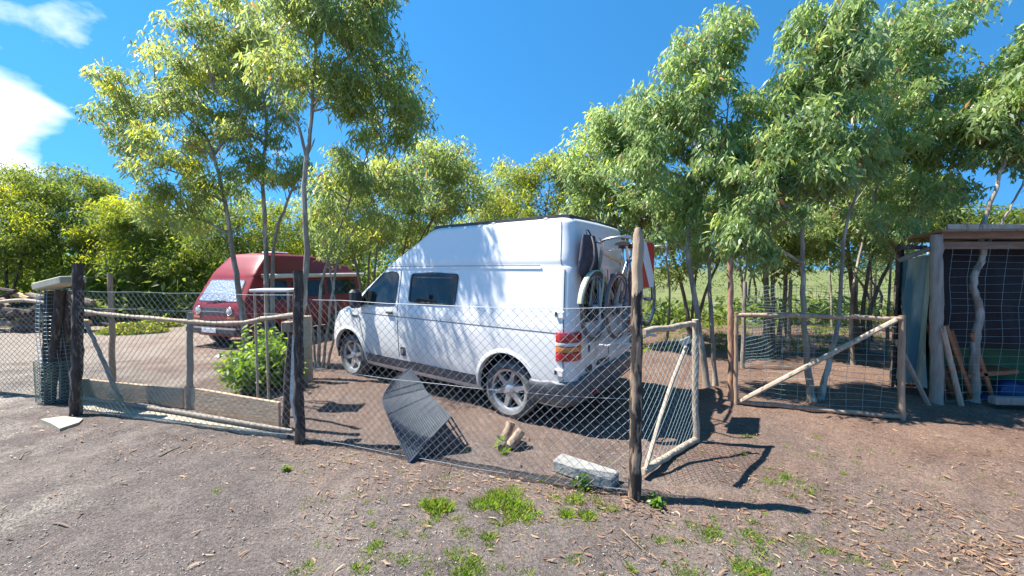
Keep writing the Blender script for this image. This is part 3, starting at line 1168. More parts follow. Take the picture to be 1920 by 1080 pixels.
    # wing doors, rear glass, hinges, plate
    for s in (1, -1):
        g = patch(RE, [(s * .70, 1.14), (s * .10, 1.14), (s * .10, 1.60), (s * .66, 1.60)], .006, 'tinted_glass', 'rear_window', van, r=.05)
        rim(RE, [(s * .70, 1.14), (s * .10, 1.14), (s * .10, 1.60), (s * .66, 1.60)], .025, .012, 'black_plastic', 'window_frame', g, r=.05)
        for z in (.64, 1.22):
            h = MB()
            h.rbox(sh.wrap(.02, z, .008, s), (.085, .03, .075), .008)
            hh = h.build('door_hinge', 'van_white', van)
            h2 = MB()
            h2.rbox(sh.wrap(-.02, z + .005, .022, s), (.022, .02, .05), .004)
            h2.build('hinge_pin', 'black_plastic', hh)
        ln = [sh.wrap(.05, z, .0015, s) for z in np.linspace(.56, 1.67, 14)]
        mb = MB()
        mb.tube(ln, .005, 4, False)
        mb.build('door_gap', 'black_plastic', van)
        ln = [sh.wrap(.03, z, .0015, s) for z in np.linspace(1.72, 2.16, 10)]
        mb = MB()
        mb.tube(ln, .004, 4, False)
        mb.build('roof_seam', 'trim_grey', van)
    mb = MB()
    mb.tube([sh.rear(0, z, .002) for z in np.linspace(.56, 1.67, 14)], .005, 4, False)
    mb.build('door_gap', 'black_plastic', van)
    pl = patch(RE, [(.60, .80), (.14, .80), (.14, .92), (.60, .92)], .018, 'sign_white', 'number_plate', van, r=.01, thick=.02)
    patch(RE, [(.60, .802), (.56, .802), (.56, .918), (.60, .918)], .0215, 'tarp_blue', 'plate_band', pl, r=.004, thick=.003)
    patch(RE, [(.62, .60), (.50, .60), (.50, .66), (.62, .66)], .02, 'black_plastic', 'tail_handle', van, r=.02)
    patch(RE, [(.36, .615), (.02, .615), (.02, .665), (.36, .665)], .02, 'black_plastic', 'handle_strip', van, r=.02)
    # flat solar panel with dark edge on the roof
    mb = MB()
    vs, n_ = [], 14
    for z0, of in ((0, 0), (.035, .0), (.04, -.02)):
        for i in range(n_ + 1):
            x = -.655 + 2.0 * i / n_
            hw = .735 + of - (.03 if i in (0, n_) else 0)
            zz_ = 2.205 + z0
            vs += [(x + (of if i == n_ else -of if i == 0 else 0), hw, zz_), (x, -hw, zz_)]
    m2 = 2 * (n_ + 1)
    fs = []
    for j in range(2):
        for i in range(n_):
            a = j * m2 + 2 * i
            fs.append((a, a + 2, a + m2 + 2, a + m2))
            fs.append((a + 3, a + 1, a + m2 + 1, a + m2 + 3))
        fs.append((j * m2, j * m2 + m2, j * m2 + m2 + 1, j * m2 + 1))
        e = j * m2 + 2 * n_
        fs.append((e, e + 1, e + m2 + 1, e + m2))
    for i in range(n_):
        a = 2 * m2 + 2 * i
        fs.append((a, a + 2, a + 3, a + 1))
        fs.append((2 * i, 2 * i + 1, 2 * i + 3, 2 * i + 2))
    mb.add(vs, fs)
    sp = mb.build('solar_panel', 'black_plastic', van)
    bm_fix(sp)
    for x in (-.4, .3, 1.0):
        for s in (1, -1):
            b = MB()
            b.rbox((x, s * .745, 2.20), (.05, .035, .03), .006)
            b.build('roof_bracket', 'alloy', sp)
    # underbody
    ub = MB()
    ub.rbox((1.5, 0, .30), (4.1, 1.25, .2), .03)
    ub.tube([(0, -.7, .31), (0, .7, .31)], .05, 8)
    ub.tube([(3, -.7, .31), (3, .7, .31)], .05, 8)
    ub.build('chassis', 'underbody', van)
    return van, sh
VAN, VSH = white_van()
def van_pt(x, y, z):
    a = VAN.rotation_euler.z
    return VAN.location + Vector((x * math.cos(a) - y * math.sin(a), x * math.sin(a) + y * math.cos(a), z))

# ------------------------------------------------------------------ bicycle rack, bicycles, bag, warning board
def bike_rack():
    rk = empty('bicycle_rack', van_pt(-.85, .1, .6), 'pale metal bicycle rack bolted to the rear doors of the white van', 'bicycle rack', rz=VAN.rotation_euler.z)
    # local: x = van x + .85, y = van y - .1, z = van z - .6
    def L(x, y, z):
        return Vector((x + .85, y - .1, z - .6))
    for y in (.42, -.25):
        u = MB()
        u.tube(catmull([L(-.835, y, .66), L(-.86, y, .80), L(-.88, y, 1.2), L(-.87, y, 1.62)], 6), .014, 8)
        u.build('upright', 'white_paint', rk, True)
        a = MB()
        a.tube([L(-.86, y, .905), L(-1.30, y, .905)], .014, 8)
        a.tube([L(-.86, y, .70), L(-1.22, y, .90)], .009, 6)
        a.build('arm', 'white_paint', rk, True)
    for x in (-.90, -1.06):
        for dy in (-.028, .028):
            c = MB()
            c.tube(catmull([L(x + dy, .78, .945), L(x + dy, .72, .925), L(x + dy, 0, .925), L(x + dy, -.72, .925), L(x + dy, -.78, .945)], 4), .009, 6)
            c.build('wheel_channel', 'white_paint', rk, True)
    return rk
bike_rack()

def bicycle(label, loc, rz, frame_m, drop, tyre_m, guards):
    """local x forward, z up, origin on the ground between the wheels"""
    b = empty('bicycle', loc, label, 'bicycle', 'bicycles on the van rack', rz)
    RW_, wb = .335, 1.03
    for x in (-wb / 2, wb / 2):
        w = bpy.data.objects.new('wheel', None)
        col.objects.link(w)
        w.parent = b
        w.empty_display_size = .05
        w.location = (x, 0, RW_)
        MB().torus((0, 0, 0), RW_ - .016, .017, 'y', 44, 8).build('tyre', tyre_m, w, True)
        MB().lathe([(-.011, RW_ - .034), (-.012, RW_ - .05), (.012, RW_ - .05), (.011, RW_ - .034)], (0, 0, 0), 'y', 44, True).build('rim', 'steel', w, True, 30)
        hb = MB()
        hb.lathe([(-.045, .001), (-.045, .012), (-.03, .022), (.03, .022), (.045, .012), (.045, .001)], (0, 0, 0), 'y', 12)
        hb.build('hub', 'steel', w, True)
        s = MB()
        for k in range(28):
            a = 2 * math.pi * k / 28
            a2 = a + (.5 if k % 2 else -.5)
            s.tube([(.02 * math.cos(a2), .03 * (1 if k % 4 < 2 else -1), .02 * math.sin(a2)), ((RW_ - .045) * math.cos(a), 0, (RW_ - .045) * math.sin(a))], .0016, 3, False)
        so = s.build('spokes', 'steel', w)
        so['kind'] = 'stuff'
        if guards:
            g = MB()
            n = 22
            a0, a1 = (.35, 2.9) if x < 0 else (.15, 2.3)
            vs = []
            for k in range(n + 1):
                a = a0 + (a1 - a0) * k / n
                for yy, q in ((-.028, .008), (-.016, .02), (.016, .02), (.028, .008)):
                    vs.append(((RW_ + q) * math.cos(a), yy, (RW_ + q) * math.sin(a)))
            g.add(vs, [(k * 4 + j, k * 4 + j + 1, k * 4 + j + 5, k * 4 + j + 4) for k in range(n) for j in range(3)])
            g.build('mudguard', frame_m if frame_m == 'frame_cream' else 'black_plastic', b, True).location = (x, 0, RW_)
    bb = Vector((-.09, 0, .29))
    seat_top = Vector((-.24, 0, .80))
    head_top, head_bot = Vector((.36, 0, .86)), Vector((.40, 0, .70))
    ra, fa = Vector((-wb / 2, 0, RW_)), Vector((wb / 2, 0, RW_))
    f = MB()
    f.tube([bb, seat_top], .016, 8)
    f.tube([bb, head_bot + Vector((0, 0, .02))], .019, 8)
    f.tube([seat_top.lerp(bb, .05), head_top], .016, 8)
    f.tube([head_bot - Vector((-.005, 0, .02)), head_top + Vector((-.005, 0, .02))], .02, 8)
    for s in (-1, 1):
        f.tube([bb + Vector((0, s * .03, 0)), ra + Vector((0, s * .06, 0))], .01, 6)
        f.tube([seat_top.lerp(bb, .06) + Vector((0, s * .015, 0)), ra + Vector((0, s * .06, 0))], .008, 6)
    f.build('frame', frame_m, b, True)
    k = MB()
    for s in (-1, 1):
        k.tube(catmull([head_bot + Vector((.005, s * .02, -.02)), head_bot + Vector((.02, s * .05, -.08)), fa + Vector((-.035, s * .055, .12)), fa + Vector((0, s * .055, 0))], 4), .011, 6)
    k.build('fork', frame_m, b, True)
    sp = MB()
    sp.tube([seat_top, seat_top + Vector((-.04, 0, .14))], .013, 8)
    sp.build('seat_post', 'steel', b, True)
    sd = MB()
    prof = [(-.15, .075, .0), (-.12, .08, .012), (-.04, .06, .0), (.04, .028, -.006), (.13, .018, -.004), (.145, .008, -.012)]
    vs = []
    for x, wd, dz in prof:
        c = seat_top + Vector((-.04 + x, 0, .165 + dz))
        vs += [c + Vector((0, -wd, -.03)), c + Vector((0, -wd * .8, 0)), c + Vector((0, 0, .012)), c + Vector((0, wd * .8, 0)), c + Vector((0, wd, -.03))]
    sd.add(vs, [(i * 5 + j, i * 5 + j + 1, i * 5 + j + 6, i * 5 + j + 5) for i in range(5) for j in range(4)] + [(0, 1, 2, 3, 4), (29, 28, 27, 26, 25)])
    sd.build('saddle', 'saddle', b, True, 60)
    st = MB()
    hc = head_top + Vector((.055, 0, .10))
    st.tube([head_top, head_top + Vector((-.015, 0, .09)), hc], .014, 8)
    st.build('stem', 'steel', b, True)
    hbm = MB()
    if drop:
        for s in (-1, 1):
            hbm.tube(catmull([hc, hc + Vector((.0, s * .17, .005)), hc + Vector((.05, s * .2, .0)), hc + Vector((.10, s * .205, -.04)), hc + Vector((.08, s * .205, -.11)), hc + Vector((-.03, s * .21, -.12))], 5), .012, 8)
            hbm.rbox(hc + Vector((.105, s * .205, .02)), (.04, .03, .08), .01)
    else:
        for s in (-1, 1):
            hbm.tube(catmull([hc, hc + Vector((.02, s * .09, .03)), hc + Vector((.0, s * .20, .045)), hc + Vector((-.06, s * .27, .04))], 5), .012, 8)
            hbm.tube([hc + Vector((-.02, s * .225, .045)), hc + Vector((-.075, s * .285, .04))], .017, 8)
    hbm.build('handlebar', 'steel', b, True)
    cr = MB()
    cr.lathe([(-.055, .085), (-.055, .1), (-.05, .1), (-.05, .085)], bb, 'y', 28, True)
    for s in (-1, 1):
        dv = Vector((.12 * s, 0, -.12))
        cr.tube([bb + Vector((0, s * .065, 0)), bb + dv + Vector((0, s * .075, 0))], .01, 6)
        cr.rbox(bb + dv + Vector((0, s * .125, 0)), (.09, .09, .02), .005)
    cr.build('crankset', 'steel', b, True, 40)
    ch = MB()
    ch.tube([bb + Vector((0, -.052, .095)), ra + Vector((0, -.052, .035))], .004, 4)
    ch.tube([bb + Vector((0, -.052, -.095)), ra + Vector((0, -.052, -.035))], .004, 4)
    ch.build('chain', 'black_plastic', b)
    if guards:
        rk = MB()
        for s in (-1, 1):
            rk.tube([ra + Vector((0, s * .06, .02)), ra + Vector((.02, s * .06, .37))], .005, 5)
            rk.tube([ra + Vector((-.16, s * .055, .37)), ra + Vector((.20, s * .055, .37))], .005, 5)
        for x in (-.16, -.04, .08, .2):
            rk.tube([ra + Vector((x, -.055, .37)), ra + Vector((x, .055, .37))], .005, 5)
        rk.build('luggage_carrier', 'steel', b, True)
    return b
RZ = VAN.rotation_euler.z
bike_a = bicycle('cream-framed bicycle with flat handlebar on the rack, next to the van doors', van_pt(-.90, .06, .935), RZ + math.pi / 2, 'frame_cream', False, 'tyre_dusty', True)
bike_b = bicycle('dark-framed bicycle with drop handlebar, outermost on the rack', van_pt(-1.06, -.17, .935), RZ - math.pi / 2, 'frame_dark', True, 'tyre_dusty', False)

for b_ in (bike_a, bike_b):
    b_.scale = (1.06, 1.06, 1.06)
def rear_bag():
    b = empty('bag', van_pt(-.815, .62, 1.60), 'black cloth bag hanging above the bicycles at the van rear window', 'bag', rz=RZ)
    mb = MB()
    n, m = 14, 9
    vs = []
    for j in range(m + 1):
        t = j / m
        z = .42 * t
        hw = .25 * (1 - .25 * t ** 3) * (.82 + .18 * math.sin(math.pi * min(1, t * 1.3)))
        dp = .05 * (math.sin(math.pi * (.12 + .8 * t)) ** .6)
        for k in range(n):
            a = 2 * math.pi * k / n
            wob = 1 + .10 * math.sin(3 * a + 5 * t) + .07 * math.sin(7 * t + 2 * a)
            vs.append((dp * math.cos(a) * wob - .02, hw * math.sin(a) * (.95 + .05 * math.sin(9 * t)), z))
    fs = [(j * n + k, j * n + (k + 1) % n, (j + 1) * n + (k + 1) % n, (j + 1) * n + k) for j in range(m) for k in range(n)]
    fs += [tuple(range(n - 1, -1, -1)), tuple(m * n + k for k in range(n))]
    mb.add(vs, fs)
    mb.build('cloth_body', 'bag_cloth', b, True, 70)
    for s in (-1, 1):
        st = MB()
        st.tube(catmull([(-.09, s * .1, .40), (-.12, s * .11, .30), (-.115, s * .1, .16), (-.08, s * .11, .05)], 5), .009, 5)
        st.build('strap', 'pole_grey', b, True)
    h = MB()
    h.tube(catmull([(-.02, -.06, .41), (.0, -.03, .47), (.0, .03, .47), (-.02, .06, .41)], 5), .008, 5)
    h.build('handle', 'bag_cloth', b, True)
rear_bag()

def warning_board():
    b = empty('warning_board', van_pt(-1.27, .06, 1.72), 'square red and white striped warning board on the bicycle rack behind the post', 'sign', rz=RZ)
    h = .25
    mb = MB()
    mb.rbox((0, 0, 0), (.008, 2 * h, 2 * h), .003)
    mb.build('plate', 'sign_white', b)
    # five diagonal bands clipped to the square, red ones laid on both faces
    def clip(poly, f):
        out = []
        for i in range(len(poly)):
            p, q = poly[i], poly[(i + 1) % len(poly)]
            a, c = f(p), f(q)
            if a >= 0:
                out.append(p)
            if a * c < 0:
                t = a / (a - c)
                out.append((p[0] + (q[0] - p[0]) * t, p[1] + (q[1] - p[1]) * t))
        return out
    sq = [(-h + .006, -h + .006), (h - .006, -h + .006), (h - .006, h - .006), (-h + .006, h - .006)]
    w = .20
    for k in (-1, 1):
        lo, hi = (k - .5) * w, (k + .5) * w
        # stripes fall towards the outer side of the van
        pl = clip(clip(sq, lambda p: (p[0] * .72 * -1 + p[1] * .62) - lo), lambda p: hi - (p[0] * .72 * -1 + p[1] * .62))
        if len(pl) < 3:
            continue
        st = MB()
        for x in (-.0055, .0055):
            v = [(x, p[0], p[1]) for p in pl]
            st.add(v if x > 0 else v[::-1], [tuple(range(len(v)))])
        st.build('red_stripe', 'sign_red', b)
    e = MB()
    for s in (-1, 1):
        e.tube([(0, s * h, -h), (0, s * h, h)], .006, 6)
        e.tube([(0, -h, s * h), (0, h, s * h)], .006, 6)
    e.build('edge_frame', 'alloy', b)
    t = MB()
    t.tube([(.01, .05, -.1), (.14, .05, -.14)], .008, 5)
    t.tube([(.01, -.1, -.1), (.14, -.1, -.14)], .008, 5)
    t.build('bracket', 'black_plastic', b)
warning_board()

# ------------------------------------------------------------------ the red van
def red_van():
    bx = Vector((.32, .947))
    d = -bx
    left = Vector((-d.y, d.x))
    N = Vector((-6.56, 9.2))
    c = N - left * .90
    van = empty('camper_van', (c.x, c.y, th(c.x, c.y) - .02), 'red camper van with raised roof and silver windscreen cover behind the slender trees', 'van', rz=math.atan2(d.y, d.x))
    zs = [.30, .36, .46, .58, .7, .82, .92, 1.0, 1.08, 1.12, 1.2, 1.3, 1.42, 1.55, 1.68, 1.76, 1.79, 1.82, 1.88, 1.96, 2.05, 2.15, 2.24, 2.30]
    zr, rr_ = 2.30, .09
    zs += [zr + rr_ * math.sin(math.pi / 2 * k / 6) for k in range(1, 7)]
    xf = [(.30, -.10), (.46, -.02), (.7, 0), (.9, -.01), (1.08, -.05), (1.2, -.11), (1.76, -.42), (1.82, -.45), (2.0, -.58), (2.24, -.80), (2.4, -.95)]
    xr = [(.30, -4.42), (.5, -4.48), (1.1, -4.46), (1.76, -4.30), (2.4, -4.0)]
    w = [(.30, .84), (.46, .88), (.7, .915), (1.0, .915), (1.08, .90), (1.12, .895), (1.76, .80), (1.79, .785), (1.82, .80), (2.24, .69), (2.4, .66)]
    lf = [(.30, .18), (1.1, .16), (1.76, .13), (2.4, .13)]
    rr = [(.3, .14), (2.4, .2)]
    def zdef(x, z):
        if z < 1.8:
            return z
        return 1.8 + (z - 1.8) * (1 - .5 * ss(-2.2, -4.0, x))
    sh = Shell(zs, xf, xr, w, lf, rr, 4.2, zr, rr_, .03, zdef)
    RW = .32
    cut = []
    for x in (-.72, -3.18):
        for s in (1, -1):
            cut.append(cylinder_cutter(x, s * .84, RW + .02, .375, .5))
    sh.build('body', 'van_red', van, cut)
    for x in (-.72, -3.18):
        for s in (1, -1):
            make_wheel(van, x, s * .78, s, RW, .19, .20, 5, 'alloy')
            li = MB()
            n = 24
            vs = []
            for yy in (s * .6, s * .86):
                for k in range(n + 1):
                    a = -.2 + (math.pi + .4) * k / n
                    vs.append((x + .37 * math.cos(a), yy, RW + .02 + .37 * math.sin(a)))
            li.add(vs, [(k, k + 1, n + 2 + k, n + 1 + k) for k in range(n)])
            li.build('wheel_liner', 'underbody', van)
    S = lambda x, z, off=0.0: sh.side(x, z, off, 1)
    SR = lambda x, z, off=0.0: sh.side(x, z, off, -1)
    FR = lambda y, z, off=0.0: sh.front(y, z, off)
    RE = lambda y, z, off=0.0: sh.rear(y, z, off)
    ws = [(-.68, 1.19), (.68, 1.19), (.60, 1.70), (-.60, 1.70)]
    g = patch(FR, ws, .012, 'foil', 'windscreen_cover', van, r=.06)
    rim(FR, ws, .03, .012, 'rubber', 'window_seal', g, r=.06)
    gr = patch(FR, [(-.62, .88), (.62, .88), (.62, 1.02), (-.62, 1.02)], .008, 'black_plastic', 'grille', van, r=.03)
    patch(FR, [(-.5, .60), (.5, .60), (.5, .72), (-.5, .72)], .008, 'black_plastic', 'lower_grille', van, r=.03)
    for s in (-1, 1):
        h = MB()
        p = sh.front(s * .55, .95, .01)
        h.lathe([(.0, .095), (.02, .095), (.02, .085), (.035, .05), (.038, .001)], p, 'x', 24)
        hl = h.build('headlight', 'lamp_clear', van, True, 40)
        h = MB()
        h.torus(p + Vector((.015, 0, 0)), .096, .01, 'x', 24, 6)
        h.build('headlight_ring', 'chrome', hl, True)
        patch(FR, [(s * .48, .76), (s * .72, .76), (s * .72, .82), (s * .48, .82)], .014, 'lamp_amber', 'indicator', van, r=.015)
        m_ = MB()
        m_.rbox(Vector((-.50, s * 1.02, 1.25)), (.07, .15, .2), .03)
        m_.tube([(-.48, s * .86, 1.18), (-.5, s * .98, 1.2)], .012, 5)
        m_.build('door_mirror', 'black_plastic', van)
        # wipers
        wp = MB()
        wp.tube([sh.front(s * .1 - .25, 1.15, .02), sh.front(s * .1 + .2, 1.22, .03)], .008, 5)
        wp.build('wiper', 'black_plastic', van)
    b = MB()
    b.rbox((.06, 0, .47), (.10, 1.78, .17), .035)
    b.rbox((-.12, .88, .47), (.32, .05, .16), .02)
    b.rbox((-.12, -.88, .47), (.32, .05, .16), .02)
    b.build('front_bumper', 'black_plastic', van)
    pl = MB()
    pl.rbox((.12, 0, .48), (.012, .5, .11), .004)
    pl.build('number_plate', 'sign_white', van)
    b = MB()
    b.rbox((-4.52, 0, .47), (.10, 1.78, .17), .035)
    b.build('rear_bumper', 'black_plastic', van)
    for fn, sg in ((S, 1), (SR, -1)):
        for poly in ([(-.62, 1.17), (-1.38, 1.17), (-1.38, 1.66), (-.92, 1.66)], [(-1.55, 1.2), (-2.65, 1.2), (-2.65, 1.64), (-1.55, 1.64)], [(-2.85, 1.2), (-4.05, 1.2), (-3.95, 1.64), (-2.85, 1.64)]):
            g = patch(fn, poly, .006, 'red_van_glass', 'side_window', van, r=.07)
            rim(fn, poly, .026, .012, 'rubber', 'window_seal', g, r=.07)
        ribbon(fn, [(-.25, 1.085), (-4.35, 1.085)], .02, .006, 'van_red_faded', 'belt_line', van)
        ribbon(fn, [(-1.46, 1.72), (-1.46, .45)], .012, .002, 'black_plastic', 'door_gap', van)
        ribbon(fn, [(-2.75, 1.72), (-2.75, .45)], .012, .002, 'black_plastic', 'door_gap', van)
        ribbon(fn, [(-.45, 1.08), (-.42, .72)], .012, .002, 'black_plastic', 'door_gap', van)
        ribbon(fn, [(-.6, 1.80), (-4.2, 1.80)], .03, .012, 'van_red_faded', 'roof_gutter', van)
        h = MB()
        h.rbox(fn(-1.34, 1.02, .02), (.14, .03, .03), .01)
        h.build('door_handle', 'black_plastic', van)
        patch(fn, [(-4.30, .80), (-4.42, .80), (-4.40, 1.04), (-4.28, 1.04)], .02, 'lamp_red', 'tail_lamp', van, r=.02)
    # rolled awning in its pale case along the near side
    a = MB()
    a.rbox((-2.5, .90, 1.80), (3.7, .12, .12), .03)
    aw = a.build('awning_case', 'white_paint', van)
    for x in (-.64, -4.36):
        e = MB()
        e.rbox((x, .90, 1.80), (.03, .13, .13), .02)
        e.build('end_cap', 'trim_grey', aw)
    patch(RE, [(-.6, 1.2), (.6, 1.2), (.55, 1.62), (-.55, 1.62)], .006, 'red_van_glass', 'rear_window', van, r=.06)
    # roof box lid seam / skylight
    k = MB()
    k.rbox((-1.75, 0, 2.45), (.5, .45, .06), .02)
    k.build('skylight', 'white_paint', van)
    ub = MB()
    ub.rbox((-2.2, 0, .36), (3.9, 1.2, .18), .03)
    ub.build('chassis', 'underbody', van)
red_van()

# ================================================================== FENCES AND GATES
def post(name, base, top, r, m, parent, org, n=9, taper=.85, sharpen=False, jit=.05, wob=.006):
    base, top = Vector(base), Vector(top)
    k = max(8, int((top - base).length / .08))
    pts, rad = [], []
    for i in range(k + 1):
        t = i / k
        p = base.lerp(top, t)
        if 0 < i < k:
            p += Vector((random.uniform(-wob, wob), random.uniform(-wob, wob), 0))
        pts.append(p)
        rad.append(r * (1 + (taper - 1) * t) * random.uniform(.96, 1.04))
    if sharpen:
        pts.append(top + (top - base).normalized() * .05)
        rad.append(r * .35)
    mb = MB(org)
    mb.tube(pts, rad, n, True, jit)
    return mb.build(name, m, parent, True, 50)
def chain_link(A, B, z0, z1, pitch, wire_r, m, parent, org, name='wire_mesh', bulge=.02, n=3, fa=None):
    """two families of diagonal wires between A and B, z0..z1 above the ground"""
    A, B = Vector(A), Vector(B)
    L = (Vector((B.x, B.y, 0)) - Vector((A.x, A.y, 0))).length
    d = (B - A) / L
    nrm = Vector((-d.y, d.x, 0)).normalized()
    H_ = z1 - z0
    ph = random.uniform(0, 6)
    def pt(u, v, o):
        p = A + d * u
        b = bulge * (math.sin(u * 2.3 + ph) * math.sin(v / H_ * 2.8 + .4) + .5 * math.sin(u * 5.1 + v * 3 + ph))
        sag = -.02 * math.sin(math.pi * u / L) * v / H_
        return Vector((p.x, p.y, th(p.x, p.y) + z0 + v + sag)) + nrm * (b + o)
    mb = MB(org)
    k = -int(H_ / pitch) - 1
    while k * pitch < L + H_:
        for fam in (1, -1):
            # u = k*pitch + v (fam 1) or u = k*pitch - v (fam -1), clipped to the panel
            u0 = k * pitch
            if fam == 1:
                lo, hi = max(0, -u0), min(H_, L - u0)
            else:
                lo, hi = max(0, u0 - L), min(H_, u0)
            if hi - lo > .02:
                s = max(1, int((hi - lo) / .2))
                mb.tube([pt(u0 + fam * (lo + (hi - lo) * i / s), lo + (hi - lo) * i / s, .002 * fam) for i in range(s + 1)], wire_r, n, False)
        k += 1
    o = mb.build(name, m, parent)
    o['kind'] = 'stuff'
    return o
def line_wire(A, B, z, r, m, parent, org, name, sag=.02):
    A, B = Vector(A), Vector(B)
    mb = MB(org)
    pts = []
    for i in range(13):
        t = i / 12
        p = A.lerp(B, t)
        pts.append(Vector((p.x, p.y, th(p.x, p.y) + z - sag * math.sin(math.pi * t))))
    mb.tube(pts, r, 5, False)
    return mb.build(name, m, parent)
def grid_wire(A, B, lo, hi, du, dv, r, m, parent, org, name='wire_mesh', wob=.01):
    """welded wire; lo/hi are absolute heights at A and B given as pairs"""
    A, B = Vector(A), Vector(B)
    L = (B - A).length
    mb = MB(org)
    nv = max(1, int((hi - lo) / dv))
    nu = max(1, int(L / du))
    nrm = Vector((-(B - A).y, (B - A).x, 0)).normalized()
    ph = random.uniform(0, 6)
    def pt(u, z):
        p = A.lerp(B, u)
        return Vector((p.x, p.y, A.z * (1 - u) + B.z * u + z)) + nrm * wob * math.sin(u * 9 + z * 6 + ph) + Vector((0, 0, wob * .6 * math.sin(u * 7 + z * 13 + ph)))
    for j in range(nv + 1):
        mb.tube([pt(i / 12, lo + (hi - lo) * j / nv) for i in range(13)], r, 3, False)
    for i in range(nu + 1):
        mb.tube([pt(i / nu, lo + (hi - lo) * k / 5) for k in range(6)], r * .8, 3, False)
    o = mb.build(name, m, parent)
    o['kind'] = 'stuff'
    return o

# --- front fence: corner post (right) to dark post, then on to the far-left post
C1, C2, C3 = GT(1190, 932), GT(562, 828), GT(141, 776)
org = Vector((C2.x, C2.y, th(C2.x, C2.y)))
fence = empty('chain_link_fence', org, 'low chain-link fence in front of the white van, strung from the tall peeled post', 'fence')
post('fence_post', C1 - Vector((0, 0, .1)), P(1196, 440, C1.y + .01), .049, 'corner_post_wood', fence, org, n=12, taper=.72, sharpen=True, jit=.07).name = 'corner_post'
tag(bpy.data.objects['corner_post'], 'tall corner post with dark bark below and peeled tan wood above')
post('fence_post', C2 - Vector((0, 0, .1)), P(559, 508, C2.y), .047, 'bark_dark', fence, org, n=12, jit=.13, taper=.9)
post('fence_post', C3 - Vector((0, 0, .1)), P(148, 494, C3.y), .052, 'bark_dark', fence, org, n=12, jit=.15, taper=.9)
# leaning brace beside the dark post, with a white lath
post('brace_post', GT(534, 806) - Vector((0, 0, .05)), P(548, 600, C2.y + .25), .04, 'bark_dark', fence, org, jit=.09)
mb = MB(org)
a_, b_, c_ = P(548, 628, C2.y + .06), P(543, 748, C2.y + .06), P(552, 792, C2.y + .06)
for (p, q, w0, w1) in ((a_, b_, .012, .05), (b_, c_, .05, .03)):
    dx, dz = Vector((1, 0, 0)), Vector((0, .012, 0))
    mb.add([p, p + dx * w0, q + dx * w1, q, p + dz, p + dx * w0 + dz, q + dx * w1 + dz, q + dz], [(0, 1, 2, 3), (7, 6, 5, 4), (0, 4, 5, 1), (1, 5, 6, 2), (3, 2, 6, 7), (0, 3, 7, 4)])
o = mb.build('lath', 'white_paint', fence)
bm_fix(o)
chain_link(C2, C1, .03, 1.38, .076, .0018, 'galvanised', fence, org)
chain_link(C3, C2, .03, 1.42, .076, .0018, 'galvanised', fence, org)
chain_link(C3 + (C2 - C3) * .02, C3 + (C2 - C3) * .30, .02, .42, .045, .0018, 'green_wire', fence, org, 'green_wire_mesh', .03)
for A_, B_, z_ in ((C2, C1, 1.385), (C2, C1, .72), (C2, C1, .05), (C3, C2, 1.425), (C3, C2, 1.24), (C3, C2, .06)):
    line_wire(A_, B_, z_, .0026, 'galvanised', fence, org, 'tension_wire')
line_wire(C3, P(210, 512, 5.1) * 1 + Vector((0, 0, -1.6)), 1.58, .002, 'galvanised', fence, org, 'tension_wire')

# --- wrapped post cluster left of the fence
LC = GT(104, 752)
org = Vector((LC.x, LC.y, th(LC.x, LC.y)))
wrap = empty('wire_wrapped_pillar', org, 'pillar of dark posts wrapped in wire mesh under a pale slanting board', 'pillar')
for (dx, dy, pxt, m_) in ((-.14, .02, 92, 'bark_dark'), (.0, .1, 110, 'pole_grey'), (.14, .0, 125, 'bark_dark'), (.02, -.08, 112, 'bark_dark')):
    t_ = P(pxt, 545, LC.y + dy)
    post('post', org + Vector((dx, dy, -.05)), t_, .05, m_, wrap, org, jit=.1)
mb = MB(org)
for j in range(30):
    z = .05 + 1.36 * j / 29
    k_ = .21 - .03 * z
    mb.tube([org + Vector((.05 + k_ * math.cos(a) * 1.0 + .02 * math.sin(z * 5), k_ * .62 * math.sin(a), z)) for a in np.linspace(0, 2 * math.pi, 17)], .0022, 3, False)
for a in np.linspace(0, 2 * math.pi, 15)[:-1]:
    mb.tube([org + Vector((.05 + (.21 - .03 * z) * math.cos(a) + .02 * math.sin(z * 5), (.21 - .03 * z) * .62 * math.sin(a), z)) for z in np.linspace(.05, 1.41, 8)], .0022, 3, False)
o = mb.build('wire_mesh', 'blue_wire', wrap)
o['kind'] = 'stuff'
mb = MB(org)
for j in range(14):
    for fam in (1, -1):
        for k in range(24):
            a = 2 * math.pi * k / 24
            a2 = a + fam * 2 * math.pi / 24
            z, z2 = .02 + .036 * j, .02 + .036 * (j + 1)
            q = .235
            mb.tube([org + Vector((.05 + q * math.cos(a), q * .65 * math.sin(a), z)), org + Vector((.05 + q * math.cos(a2), q * .65 * math.sin(a2), z2))], .0022, 3, False)
o = mb.build('green_wire_mesh', 'green_wire', wrap)
o['kind'] = 'stuff'
mb = MB(org)
p1, p2 = P(84, 537, LC.y), P(138, 524, LC.y - .25)
d_ = (p2 - p1)
rot = d_.to_track_quat('X', 'Z').to_matrix()
mb.rbox((p1 + p2) / 2, (d_.length, .22, .085), .01, rot)
mb.build('cap_board', 'pale_board', wrap)
mb = MB(org)
mb.tube([P(96, 770, LC.y), P(95, 680, LC.y - .1)], .014, 5)
mb.build('white_lath', 'white_paint', wrap)

